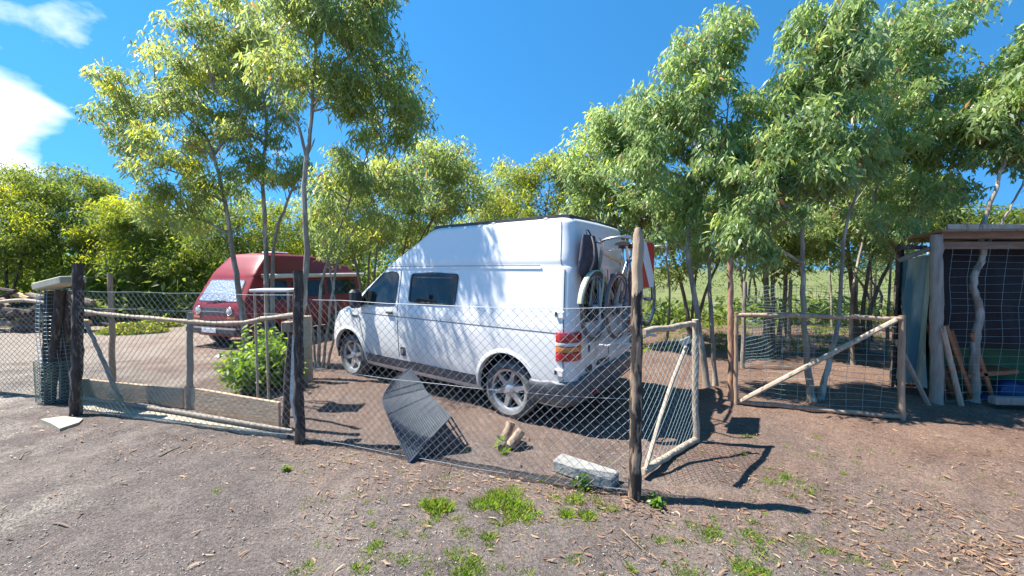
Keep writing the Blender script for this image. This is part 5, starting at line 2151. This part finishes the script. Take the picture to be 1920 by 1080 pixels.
make_tree('eucalyptus_tree', 'thin many-stemmed eucalyptus between the dark fence post and the white van bonnet',
          [[(597, 686, 6.5), (600, 600, 6.5), (606, 520, 6.5), (640, 420, 6.4), (668, 340, 6.3), (700, 260, 6.2)], [(604, 686, 6.5), (622, 560, 6.5), (640, 470, 6.5), (690, 390, 6.4), (730, 300, 6.3)], [(612, 686, 6.4), (630, 600, 6.4), (618, 500, 6.3), (600, 420, 6.2)], [(592, 686, 6.55), (585, 600, 6.6), (560, 520, 6.6)]],
          [(720, 215, 6.1, .55, .6, .48), (765, 215, 6.1, .33, .5, .36), (690, 300, 6.1, .46, .5, .42), (740, 330, 6.4, .46, .5, .38), (640, 350, 6.2, .38, .4, .36), (620, 420, 6.2, .3, .3, .3), (670, 180, 6.0, .42, .5, .38), (700, 400, 6.5, .35, .4, .3), (740, 150, 6.2, .35, .4, .3)], n_clump=100, seed=4, group=GA, young=.6, rbase=.034, **EU)

GB = 'eucalyptus trees around the wide gate'
EG = dict(leaf='euc_leaf_grey', bark='bark_pale', n_leaf=112, L=.098, W=.029, clump_r=.19, droop=1.15)
make_tree('eucalyptus_tree', 'pale-trunked eucalyptus with two stems between the corner post and the brown gate post',
          [[(1326, 738, 5.2), (1310, 610, 5.2), (1290, 470, 5.25), (1302, 360, 5.3), (1310, 240, 5.3), (1320, 120, 5.3)], [(1342, 730, 5.3), (1334, 600, 5.3), (1331, 450, 5.4), (1350, 330, 5.4), (1365, 200, 5.4)]],
          [(1320, 95, 5.3, .55, .6, .38), (1348, 60, 5.3, .3, .45, .3), (1265, 160, 5.3, .4, .5, .35), (1340, 190, 5.2, .6, .6, .4), (1250, 250, 5.3, .5, .5, .4), (1310, 290, 5.1, .5, .5, .35), (1375, 270, 5.4, .35, .45, .35), (1200, 310, 5.4, .4, .4, .35), (1260, 370, 5.4, .4, .4, .3), (1210, 200, 5.4, .3, .4, .3), (1310, 400, 5.3, .35, .35, .25), (1230, 440, 5.5, .3, .35, .22), (1365, 130, 5.4, .2, .3, .25), (1330, 460, 5.4, .25, .3, .2)], n_clump=165, seed=11, group=GB, young=.6, rbase=.05, **EG)
make_tree('eucalyptus_tree', 'twin-stemmed eucalyptus rooted just behind the wide gate',
          [[(1523, 760, 4.72), (1515, 680, 4.75), (1508, 596, 4.8), (1505, 440, 4.85), (1520, 300, 4.9), (1512, 160, 4.9)], [(1536, 760, 4.74), (1554, 680, 4.8), (1572, 600, 4.9), (1584, 440, 5.0), (1610, 330, 5.0), (1600, 200, 5.0)]],
          [(1535, 60, 4.9, .32, .45, .35), (1560, 10, 4.9, .32, .5, .3), (1515, 150, 4.8, .26, .4, .3), (1560, 120, 4.8, .4, .5, .35), (1490, 220, 4.8, .45, .5, .35), (1570, 230, 4.8, .45, .5, .35), (1395, 350, 4.6, .35, .35, .35), (1385, 430, 4.6, .22, .25, .28), (1440, 310, 4.8, .4, .4, .35), (1520, 320, 4.7, .4, .4, .35), (1460, 390, 4.7, .3, .3, .22), (1430, 280, 4.8, .3, .4, .25), (1425, 470, 4.6, .16, .2, .18), (1610, 100, 4.9, .35, .4, .3), (1600, 300, 4.9, .35, .4, .3)], n_clump=185, seed=12, group=GB, young=.55, rbase=.045, **EG)
make_tree('eucalyptus_tree', 'eucalyptus with a crooked limb reaching down towards the shed corner post',
          [[(1740, 762, 5.6), (1728, 560, 5.6), (1682, 474, 5.6), (1640, 410, 5.6), (1650, 300, 5.6), (1690, 180, 5.5)], [(1683, 476, 5.6), (1690, 420, 5.6), (1730, 330, 5.6), (1750, 200, 5.6), (1760, 80, 5.6)]],
          [(1650, 90, 5.5, .6, .7, .4), (1720, 60, 5.5, .6, .7, .4), (1752, 40, 5.5, .35, .5, .4), (1640, 190, 5.4, .5, .6, .4), (1730, 170, 5.5, .6, .6, .4), (1680, 270, 5.4, .55, .6, .4), (1775, 160, 5.6, .35, .5, .35), (1620, 300, 5.3, .4, .4, .35), (1770, 270, 5.5, .45, .5, .35), (1700, 360, 5.5, .45, .5, .28), (1800, 240, 5.2, .35, .4, .3), (1590, 400, 5.4, .35, .4, .25), (1660, 420, 5.5, .35, .4, .2), (1760, 350, 5.5, .3, .4, .2)], n_clump=200, seed=13, group=GB, young=.45, rbase=.05, **EG)
make_tree('eucalyptus_tree', 'crooked bare-stemmed eucalyptus standing against the shed front, crown at the picture edge',
          [[(1826, 752, 4.68), (1828, 645, 4.68), (1837, 585, 4.68), (1824, 530, 4.68), (1845, 475, 4.68), (1838, 440, 4.68), (1862, 370, 4.7), (1880, 310, 4.7), (1910, 240, 4.7)], [(1844, 470, 4.68), (1882, 411, 4.66), (1900, 380, 4.66), (1925, 330, 4.7)]],
          [(1918, 130, 4.7, .3, .5, .35), (1920, 200, 4.6, .4, .5, .35), (1870, 210, 4.8, .35, .4, .3), (1940, 70, 4.8, .3, .4, .25), (1950, 140, 4.7, .4, .5, .4), (1880, 275, 4.8, .3, .35, .2), (1985, 260, 4.7, .4, .5, .4), (1890, 180, 4.8, .3, .4, .3), (1850, 265, 4.9, .25, .3, .2)], n_clump=105, seed=14, group=GB, young=.5, rbase=.05, **EG)

# --- second row behind the van and gate
GC = 'trees of the wood behind the vans'
def back_tree(label, px, pb, y, crowns, seed, leaf='euc_leaf', nl=130, nc=70, L=.14, W=.034, young=.8, rb=.06, name='eucalyptus_tree', bark='bark_brown', lean=0, stems=2, cr=.42):
    rnd = random.Random(seed)
    top = min(c[1] for c in crowns)
    st = []
    for k in range(stems):
        dx = (k - (stems - 1) / 2) * rnd.uniform(10, 26)
        cxm = crowns[k % len(crowns)][0]
        st.append([(px + dx * .3, pb, y + .05 * k), (px + dx * .9 + lean * .3, pb * .7 + crowns[0][1] * .3, y), (px + (cxm - px) * .6 + dx + lean, pb * .35 + top * .65, y), (cxm, top + (pb - top) * .15, y)])
    return make_tree(name, label, st, [(a, b, y + rnd.uniform(-.4, .4), r1, r1, r2) for a, b, r1, r2 in crowns], leaf, bark, nc, nl, L, W, GC, rb, .8, cr, young, .008, seed)
back_tree('eucalyptus whose crown shows just above the bonnet end of the white van roof', 760, 600, 11, [(800, 310, .9, .6), (850, 300, .8, .55), (820, 370, .9, .6), (760, 400, .7, .6), (870, 360, .7, .5)], 31, nc=95, young=.7, stems=3)
back_tree('eucalyptus above the middle of the white van roof', 925, 590, 13, [(900, 370, 1.0, .7), (950, 340, .9, .6), (940, 410, 1.0, .6), (890, 420, .8, .5)], 32, young=1.0)
back_tree('bright yellow-green acacia above the rear of the white van roof', 1035, 590, 12, [(1030, 330, .8, .6), (1010, 390, .9, .6), (1070, 370, .8, .7), (1050, 310, .6, .4), (980, 330, .5, .4)], 33, 'acacia_leaf', young=1.4, name='acacia_tree')
back_tree('leafy eucalyptus right behind the bicycles on the van', 1180, 600, 8, [(1150, 240, .6, .5), (1110, 300, .6, .55), (1170, 330, .7, .5), (1120, 380, .6, .5), (1200, 250, .6, .5), (1200, 400, .6, .5)], 34, 'euc_leaf_grey', nc=120, L=.14, W=.033, cr=.32, young=.9, stems=3)
back_tree('dark shady eucalyptus behind the brown gate post', 1300, 610, 9, [(1250, 430, .7, .5), (1330, 410, .7, .5), (1380, 380, .7, .55), (1290, 350, .7, .5), (1260, 490, .5, .3), (1350, 470, .5, .3)], 35, 'euc_leaf', nc=85, young=.1, stems=3)
back_tree('eucalyptus filling the gap above the wide gate', 1450, 620, 7.4, [(1440, 300, .5, .35), (1460, 350, .6, .45), (1420, 400, .55, .4), (1500, 420, .5, .35), (1400, 460, .35, .25), (1470, 480, .4, .25)], 36, 'euc_leaf', nc=80, L=.14, W=.034, young=.3, stems=3, cr=.32)
back_tree('eucalyptus with dark lower leaves left of the shed roof', 1620, 630, 7.6, [(1600, 400, .6, .4), (1660, 380, .6, .45), (1720, 380, .5, .3), (1580, 330, .6, .5), (1560, 460, .4, .25), (1650, 460, .4, .25)], 37, 'euc_leaf', nc=80, L=.14, W=.034, young=.2, stems=3, cr=.32)
back_tree('low dark tree rising above the shed roof', 1800, 600, 9, [(1800, 410, .8, .28), (1860, 420, .7, .22), (1740, 400, .5, .3)], 38, 'acacia_leaf', nc=55, young=0.0, name='acacia_tree')
back_tree('slim eucalyptus far behind the wide gate, leftmost of the thin trunks there', 1405, 600, 12, [(1390, 400, .8, .5), (1440, 370, .8, .6), (1360, 480, .7, .35), (1450, 470, .7, .35)], 39, nc=60, young=.2, stems=3)
back_tree('slim eucalyptus far behind the wide gate, seen right of its diagonal brace', 1640, 600, 12.5, [(1560, 420, .8, .5), (1650, 430, .9, .4), (1520, 480, .7, .3), (1610, 490, .7, .3), (1690, 470, .6, .3)], 40, nc=65, young=.2, stems=3)
# behind the red van and on to the left
back_tree('eucalyptus with many thin stems behind the white van bonnet', 690, 600, 10.5, [(650, 380, .7, .6), (700, 330, .7, .5), (700, 440, .7, .4), (640, 450, .6, .4)], 41, nc=65, young=.9, stems=3)
back_tree('acacia behind the rear end of the red van', 590, 590, 15.5, [(600, 430, 1.2, .8), (540, 410, 1.2, .8), (620, 470, 1.1, .6), (560, 480, 1.0, .5)], 42, 'acacia_leaf', L=.14, W=.036, nl=190, young=1.0, name='acacia_tree', cr=.5)
back_tree('acacia behind the raised roof of the red van', 450, 590, 15, [(450, 420, 1.3, .9), (400, 450, 1.2, .8), (490, 470, 1.2, .6), (420, 370, 1.0, .7)], 43, 'acacia_leaf', L=.14, W=.036, nl=190, young=.7, name='acacia_tree', cr=.5)
AC = dict(leaf='acacia_leaf', L=.14, W=.036, name='acacia_tree', cr=.52, bark='bark_dark', nl=210)
back_tree('broad acacia directly left of the red van', 330, 590, 15.5, [(320, 440, 1.3, .9), (280, 420, 1.2, .8), (350, 490, 1.2, .6), (280, 490, 1.2, .6)], 44, nc=90, young=.9, **AC)
back_tree('bright low acacia above the yellow-flowered ground cover', 215, 585, 15.5, [(230, 410, 1.0, .7), (190, 440, 1.0, .6), (250, 480, 1.0, .5), (200, 490, .9, .4)], 45, nc=75, young=1.2, **AC)
back_tree('tall dark round acacia behind the wrapped pillar', 130, 590, 16, [(110, 350, 1.5, .8), (170, 360, 1.3, .8), (120, 420, 1.6, .9), (190, 430, 1.2, .8), (60, 350, 1.0, .6)], 46, nc=130, young=.45, **AC)
back_tree('acacia at the picture edge above the wood pile', 20, 590, 14.5, [(20, 410, 1.2, .8), (60, 440, 1.0, .7), (-30, 380, 1.2, .9), (-10, 470, 1.0, .6)], 47, nc=85, young=1.0, **AC)
back_tree('far acacia closing the gap behind the raised roof van and the bush', 700, 580, 20, [(660, 440, 1.6, .9), (740, 440, 1.6, .8), (800, 430, 1.5, .8), (620, 470, 1.3, .7)], 48, 'acacia_leaf', nc=60, nl=200, L=.2, W=.05, young=.8, name='acacia_tree', cr=.65)

for i, (px_, y_, cx_, lab) in enumerate(((1250, 8.2, 1240, 'thin sapling behind the small open gate leaf'), (1400, 7.6, 1412, 'thin sapling just right of the brown gate post'), (1432, 9.5, 1450, 'thin sapling seen through the left end of the wide gate'), (1475, 8.6, 1465, 'thin sapling in the middle gap behind the wide gate'),
                                         (1600, 6.6, 1640, 'thin sapling behind the upper end of the diagonal gate brace'), (1632, 8.8, 1620, 'thin dark sapling beside the gate end stile'), (1662, 7.4, 1690, 'thin sapling between the gate end stile and the shed'), (1560, 10.5, 1540, 'farthest thin sapling behind the wide gate'))):
    rnd = random.Random(i)
    pb_ = 505 + 720 * 1.66 / y_
    make_tree('sapling', lab, [[(px_, pb_, y_), (px_ + rnd.uniform(-8, 8), pb_ * .7 + 90, y_), (px_ * .5 + cx_ * .5, 440, y_), (cx_, 330, y_)]],
              [(cx_, 330 + rnd.uniform(-20, 40), y_, .5, .5, .45), (cx_ + rnd.uniform(-30, 30), 400, y_, .45, .45, .3)], 'euc_leaf', 'bark_dark' if i % 3 == 2 else 'bark_pale', 22, 90, .15, .036, 'thin saplings behind the gates', .032, .8, .3, .2, .006, 60 + i)

def treeline():
    rng = np.random.default_rng(99)
    pos, tint = [], []
    for _ in range(620):
        px = rng.uniform(-420, 1130)
        y = rng.uniform(19, 27)
        edge = 415 + 40 * math.sin(px * .011) + 22 * math.sin(px * .037 + 1)
        py = edge + (600 - edge) * rng.random() ** 1.1
        c = np.array(P(px, py, y))
        if c[2] < th(c[0], c[1]):
            continue
        n = 80
        v = rng.normal(0, 1, (n, 3))
        v = v / np.linalg.norm(v, axis=1, keepdims=True) * rng.uniform(.3, 1, (n, 1)) ** .4 * rng.uniform(.5, .95)
        pos.append(c + v)
        tint.append(np.clip(rng.normal(.3 + .3 * rng.random(), .18, n) + .15 * v[:, 2], .105, 1))
    # dark undergrowth beneath the acacias
    for _ in range(330):
        px, y = rng.uniform(-300, 900), rng.uniform(14.5, 18.5)
        c = np.array(P(px, 505 + rng.uniform(-40, 75), y))
        c[2] = max(c[2], th(c[0], c[1]) + .1)
        n = 90
        v = rng.normal(0, 1, (n, 3)) * np.array([.55, .5, .34])
        pos.append(c + v)
        tint.append(np.clip(rng.normal(.25 + .3 * (rng.random() < .25), .14, n), .105, 1))
    for _ in range(70):
        px, y = rng.uniform(1180, 1760), rng.uniform(10.5, 14)
        c = np.array(P(px, 520, y))
        c[2] = th(c[0], c[1]) + rng.uniform(.05, .5)
        n = 40
        v = rng.normal(0, 1, (n, 3)) * np.array([.4, .4, .22])
        pos.append(c + v)
        tint.append(np.clip(rng.normal(.3, .14, n), .105, 1))
    # low scrub beyond the field on the right
    for _ in range(150):
        px, y = rng.uniform(1130, 2300), rng.uniform(30, 44)
        c = np.array(P(px, rng.uniform(500, 540), y))
        n = 34
        v = rng.normal(0, 1, (n, 3)) * np.array([1.0, .8, .45])
        pos.append(c + v)
        tint.append(np.clip(rng.normal(.25, .12, n), .105, 1))
    V, Q = leaf_arrays(np.concatenate(pos), .30, .09, .6, .5, rng)
    o = np_mesh('treeline', V, Q, 'acacia_leaf', None, np.concatenate(tint))
    tag(o, 'dense far wood closing the view behind the two vans', 'treeline', kind='stuff')
treeline()
def hills():
    xs = np.linspace(-600, 600, 160)
    V, n = [], len(xs)
    for x in xs:
        h = 3 + 1.5 * math.sin(x * .011 + 1) + 1 * math.sin(x * .031) + .6 * math.sin(x * .09)
        for (yy, k) in ((330, -.1), (360, .45), (400, .9), (440, 1.0), (520, .5), (600, -.2)):
            V.append((x, yy + 20 * math.sin(x * .02), h * k - .4))
    i = np.arange(n * 6).reshape(n, 6)
    Q = np.stack([i[:-1, :-1], i[1:, :-1], i[1:, 1:], i[:-1, 1:]], -1).reshape(-1, 4)
    mat('hill_green', (.08, .115, .07), (.14, .17, .10), .95, scale=.06)
    o = np_mesh('hills', np.array(V), Q, 'hill_green')
    tag(o, kind='structure')
hills()

# ================================================================== BUSH, GROUND COVER, GRASS, LITTER
def bush():
    c = GT(474, 738)
    c.y += .2
    root = empty('bush', Vector((c.x, c.y, th(c.x, c.y))), 'bright green leafy bush behind the low tan boards', 'bush')
    org = root.location.copy()
    rng = np.random.default_rng(77)
    st = MB(org)
    pos, tint = [], []
    for i in range(62):
        a = rng.uniform(0, 6.28)
        q = rng.uniform(.1, 1) ** .6
        top = org + Vector((.50 * q * math.cos(a), .40 * q * math.sin(a), .12 + .70 * (1 - q * q * .6) * rng.uniform(.35, 1.2)))
        st.tube(catmull([org + Vector((.08 * math.cos(a), .08 * math.sin(a), 0)), org.lerp(top, .5) + Vector((0, 0, .06)), top], 4), [.006] * 9, 4, False)
        n = 60
        t = rng.uniform(.25, 1.0, n)
        p = np.array(org)[None] + (np.array(top) - np.array(org))[None] * t[:, None] + rng.normal(0, .07, (n, 3))
        p[:, 2] = np.maximum(p[:, 2], org.z + .03)
        pos.append(p)
        tint.append(np.clip(rng.normal(.40 + .3 * t, .2, n), .11, 1))
    st.build('stems', 'twig', root)
    pos = np.concatenate(pos) - np.array(org)
    V, Q = leaf_arrays(pos, .10, .042, .25, .5, rng)
    np_mesh('foliage', V, Q, 'bush_leaf', root, np.concatenate(tint))
bush()

def cover():
    rng = np.random.default_rng(8)
    pos, fl = [], []
    for (px, py, rx, ry, h, n) in ((250, 624, 1.0, .45, .30, 5200), (215, 600, 1.3, .6, .40, 4200), (300, 612, .7, .4, .3, 2000), (120, 612, 1.0, .5, .3, 1600)):
        c = GT(px, py)
        a = rng.uniform(0, 6.28, n)
        q = rng.uniform(0, 1, n) ** .5
        x, y = c.x + rx * q * np.cos(a), c.y + ry * q * np.sin(a)
        z = np.array([th(u, v) for u, v in zip(x, y)]) + h * (1 - q ** 2) * rng.uniform(.3, 1, n) + .02
        pos.append(np.stack([x, y, z], 1))
    pos = np.concatenate(pos)
    V, Q = leaf_arrays(pos, .09, .045, -.15, .5, rng)
    t = np.clip(rng.normal(.5, .2, len(pos)), .11, 1)
    o = np_mesh('ground_cover_leaves', V, Q, 'cover_leaf', None, t)
    tag(o, 'low yellow-green ground cover with small flowers left of the red van', 'ground cover', kind='stuff')
    sel = pos[rng.random(len(pos)) < .22]
    sel = sel + np.array([0, 0, .05])
    V, Q = leaf_arrays(sel, .05, .05, -.2, .4, rng)
    o = np_mesh('yellow_flowers_foliage', V, Q, 'flower_yellow', None)
    tag(o, 'tiny yellow flowers scattered over the ground cover', 'flowers', kind='stuff')
cover()

def grass():
    rng = np.random.default_rng(21)
    pos, az, ln = [], [], []
    def tuft(px, py, rad, n, h):
        c = GT(px, py)
        a = rng.uniform(0, 6.28, n)
        q = rng.uniform(0, 1, n) ** .6 * rad
        x, y = c.x + q * np.cos(a), c.y + q * np.sin(a) * .8
        z = np.array([th(u, v) for u, v in zip(x, y)]) - .004
        pos.append(np.stack([x, y, z], 1))
        ln.append(np.full(n, h) * rng.uniform(.5, 1.2, n))
    # patches seen before the fence
    for px, py, rad, n, h in ((825, 955, .10, 420, .065), (800, 948, .07, 160, .05), (905, 950, .10, 360, .06), (945, 945, .14, 620, .065), (975, 965, .12, 480, .06), (930, 930, .08, 240, .05), (965, 925, .07, 160, .05),
                              (1075, 940, .07, 170, .05), (1062, 968, .05, 170, .055), (1100, 970, .06, 200, .055), (1040, 935, .05, 90, .04), (1150, 955, .05, 70, .04),
                              (870, 1000, .07, 110, .04), (915, 1010, .05, 120, .045), (880, 1060, .08, 200, .04), (850, 1040, .06, 90, .035), (940, 1065, .04, 60, .03),
                              (710, 1020, .04, 70, .04), (690, 1035, .05, 70, .035), (540, 880, .05, 60, .04), (405, 922, .035, 40, .03),
                              (1335, 1000, .06, 150, .04), (1410, 1005, .06, 130, .04), (1400, 1065, .09, 260, .045), (1290, 1075, .1, 200, .04), (1500, 1020, .10, 120, .03), (1470, 895, .07, 120, .035), (1460, 905, .05, 60, .03),
                              (1520, 855, .12, 170, .03), (1300, 985, .06, 90, .03), (945, 850, .04, 110, .07), (1400, 820, .08, 100, .03), (1075, 1050, .05, 70, .03), (560, 1075, .07, 80, .03), (1230, 940, .07, 110, .045), (670, 1070, .06, 50, .03)):
        tuft(px, py, rad, n, h)
    for cx_, cy_, sx, sy, k in ((930, 955, 90, 28, 46), (1085, 955, 50, 25, 16), (880, 1045, 60, 35, 26), (1400, 1040, 120, 35, 30), (1500, 900, 90, 40, 22), (700, 1040, 60, 30, 14), (1350, 995, 50, 15, 8)):
        for _ in range(k):
            tuft(rng.normal(cx_, sx), min(1078, rng.normal(cy_, sy)), rng.uniform(.02, .06), int(rng.uniform(8, 50)), rng.uniform(.02, .05))
    for _ in range(220):
        px, py = rng.uniform(560, 1900), rng.uniform(840, 1075)
        tuft(px, py, .03, int(rng.uniform(4, 16)), .028)
    # grass in the shade behind the gates and at the far side
    for _ in range(260):
        x, y = rng.uniform(-2, 9), rng.uniform(7.5, 14)
        n = int(rng.uniform(15, 40))
        a = rng.uniform(0, 6.28, n)
        q = rng.uniform(0, .22, n)
        xx, yy = x + q * np.cos(a), y + q * np.sin(a)
        pos.append(np.stack([xx, yy, np.array([th(u, v) for u, v in zip(xx, yy)])], 1))
        ln.append(np.full(n, .16) * rng.uniform(.5, 1.2, n))
    pos, ln = np.concatenate(pos), np.concatenate(ln)
    N = len(pos)
    a = rng.uniform(0, 6.28, N)
    lean = rng.uniform(.1, .8, N)
    d = unit(np.stack([np.cos(a) * lean, np.sin(a) * lean, np.ones(N)], 1))
    s = np.stack([-np.sin(a), np.cos(a), np.zeros(N)], 1)
    w = (.0022 + .018 * ln)[:, None] * .9
    p1 = pos + d * ln[:, None] * .55
    tip = pos + d * ln[:, None] + np.stack([np.cos(a), np.sin(a), -np.ones(N) * .5], 1) * (ln * .25 * lean)[:, None]
    V = np.stack([pos - s * w * .5, pos + s * w * .5, p1 + s * w * .4, tip, p1 - s * w * .4], 1).reshape(-1, 3)
    Q = np.arange(5 * N).reshape(N, 5)
    t = np.clip(rng.normal(.6, .2, N), .11, 1)
    t[rng.random(N) < .13] = .03
    o = np_mesh('grass', V, Q, 'grass_blade', None, t)
    tag(o, 'short bright grass in scattered tufts on the bare earth', 'grass', kind='stuff')
grass()

def weed(px, py, h, n, label, sz=.05):
    c = GT(px, py)
    root = empty('weed', c, label, 'weed', 'broad-leaved weeds on the bare earth')
    rng = np.random.default_rng(px)
    st = MB(c)
    P_ = []
    for i in range(n):
        a = rng.uniform(0, 6.28)
        q = rng.uniform(.2, 1)
        t_ = c + Vector((.5 * h * q * math.cos(a), .5 * h * q * math.sin(a), h * rng.uniform(.3, 1) * (1.1 - .6 * q)))
        st.tube([c, c.lerp(t_, .5) + Vector((0, 0, .02 * h)), t_], .0016, 3, False)
        for k in range(4):
            P_.append(np.array(c.lerp(t_, .55 + .15 * k)) - np.array(c))
    st.build('stems', 'twig', root)
    P_ = np.array(P_)
    V, Q = leaf_arrays(P_, sz, sz * .55, .1, .45, rng)
    np_mesh('leaves', V, Q, 'bush_leaf', root, np.clip(rng.normal(.55, .2, len(P_)), .11, 1))
weed(1092, 912, .13, 16, 'small green weed growing against the front of the concrete block')
weed(1228, 945, .10, 16, 'small green weed at the shadowed foot of the corner post', .045)
weed(938, 838, .10, 10, 'small weed beside the sawn logs')
weed(535, 882, .06, 9, 'tiny grey-green weed alone on the earth before the dark fence post', .03)

def litter():
    rng = np.random.default_rng(5)
    pos = []
    def area(n, f):
        for _ in range(n):
            pos.append(f())
    # scattered leaves over the bare ground, thicker along the fence line and to the right
    xs, ys = [], []
    n = 26000
    px = rng.uniform(-40, 1980, n)
    py = 735 + 360 * rng.uniform(0, 1, n) ** .8
    def dens(a, b):
        k = .03
        fy = 778 + (a - 140) * (930 - 778) / (1188 - 140)
        if a < 1250:
            dd = b - fy
            if dd < -15:
                return .10 if a > 560 else .0
            k += .95 * math.exp(-((dd - 14) / 22) ** 2)
            if 560 < a < 1250 and dd > 0:
                k += .33 * math.exp(-(dd / 130) ** 2)
        else:
            k += .20
            # windrows running down to the right
            q = (b - 870) - (a - 1300) * .30
            k += .6 * math.exp(-(q / 26) ** 2) * (.4 + .6 * (math.sin(a * .021) > -.2))
            q = (b - 1010) - (a - 1560) * .28
            k += .25 * math.exp(-(q / 22) ** 2)
        for (cx_, cy_, rx_, ry_) in ((350, 893, 45, 16), (235, 852, 40, 14), (1120, 905, 60, 14), (700, 870, 120, 18), (760, 900, 100, 20), (1750, 955, 90, 16), (1890, 1040, 70, 22)):
            k += .95 * math.exp(-((a - cx_) / rx_) ** 2 - ((b - cy_) / ry_) ** 2)
        return k
    for a, b in zip(px, py):
        if rng.random() < dens(a, b):
            p = GT(a, b)
            pos.append((p.x, p.y, p.z + .006))
    # litter under the trees at the back
    for _ in range(5200):
        x, y = rng.uniform(1.4, 7.5), rng.uniform(4.35, 8.5)
        pos.append((x, y, th(x, y) + .006))
    for _ in range(2200):
        x, y = rng.uniform(-3.2, 1.6), rng.uniform(3.3, 7.5)
        pos.append((x, y, th(x, y) + .006))
    pos = np.array(pos)
    N = len(pos)
    a = rng.uniform(0, 6.28, N)
    a = np.where(rng.random(N) < .35, rng.normal(-.5, .4, N), a)
    d = np.stack([np.cos(a), np.sin(a), rng.normal(0, .12, N)], 1)
    s = np.stack([-np.sin(a), np.cos(a), rng.normal(0, .3, N)], 1)
    s = unit(s)
    L = (.010 + .065 * rng.random(N) ** 3)[:, None]
    W = (.003 + L[:, 0] * rng.uniform(.05, .16, N))[:, None]
    p = pos + np.array([0, 0, .004])
    bow = np.array([0, 0, 1]) * L * rng.uniform(.0, .06, N)[:, None]
    side = s * L * rng.uniform(-.22, .22, N)[:, None]
    V = np.stack([p, p + d * L * .33 + s * W * .5 + bow * .8 + side, p + d * L * .68 + s * W * .45 + bow + side, p + d * L, p + d * L * .68 - s * W * .45 + bow + side, p + d * L * .33 - s * W * .5 + bow * .8 + side], 1).reshape(-1, 3)
    Q = np.arange(6 * N).reshape(N, 6)
    t = np.clip(rng.normal(.5, .28, N), 0, 1)
    o = np_mesh('leaf_litter', V, Q, 'dry_leaf', None, t)
    tag(o, 'dry curled eucalyptus leaves strewn over the earth', 'leaf litter', kind='stuff')
litter()

def pebbles():
    rng = np.random.default_rng(15)
    n = 15000
    px = rng.uniform(-60, 1980, n)
    py = 760 + 340 * rng.uniform(0, 1, n) ** .9
    V, Q = [], []
    keep = rng.random(n) < np.clip(.25 + (900 - px) / 1400 + (py - 900) / 500, .08, 1)
    P_ = [GT(a, b) for a, b in zip(px[keep], py[keep])]
    base = np.array([(p.x, p.y, p.z) for p in P_])
    m_ = len(base)
    r = np.exp(rng.normal(-5.85, .45, m_))
    octv = np.array([(1, 0, 0), (0, 1, 0), (-1, 0, 0), (0, -1, 0), (0, 0, .7), (0, 0, -.6)], float)
    jit = rng.uniform(.55, 1.35, (m_, 6, 1))
    ang = rng.uniform(0, 6.28, m_)
    c, s = np.cos(ang), np.sin(ang)
    v = octv[None] * jit * r[:, None, None] * np.array([1.5, .9, .8])
    x = v[..., 0] * c[:, None] - v[..., 1] * s[:, None]
    y = v[..., 0] * s[:, None] + v[..., 1] * c[:, None]
    v = np.stack([x, y, v[..., 2]], -1) + base[:, None] + np.array([0, 0, .003])
    f = np.array([(0, 1, 4), (1, 2, 4), (2, 3, 4), (3, 0, 4), (1, 0, 5), (2, 1, 5), (3, 2, 5), (0, 3, 5)])
    Q = (f[None] + 6 * np.arange(m_)[:, None, None]).reshape(-1, 3)
    o = np_mesh('gravel', v.reshape(-1, 3), Q, 'stone', None)
    tag(o, 'small pale stones and crumbs scattered over the bare earth', 'gravel', kind='stuff')
pebbles()

def twigs():
    rnd = random.Random(9)
    for i, (a, b, lab) in enumerate((((298, 858), (340, 838), 'thin dark fallen twig on the bare earth before the sandy strip'), ((1164, 992), (1210, 1036), 'thin pale fallen twig on the earth below the corner post'), ((38, 862), (58, 846), 'short dark fallen twig near the flat stone slab'), ((1500, 952), (1530, 956), 'short dark fallen twig just below the long post shadow'), ((100, 982), (134, 992), 'crooked dark fallen twig on the stony earth'))):
        p, q = GT(*a), GT(*b)
        mid = p.lerp(q, .5) + Vector((rnd.uniform(-.02, .02), rnd.uniform(-.02, .02), .012))
        mb = MB(p)
        mb.tube(catmull([p + Vector((0, 0, .005)), mid, q + Vector((0, 0, .005))], 5), [.006, .006, .006, .006, .005, .005, .005, .004, .004, .003, .002], 5)
        o = mb.build('fallen_twig', 'twig')
        tag(o, lab, 'twig', 'fallen twigs on the bare earth')
twigs()
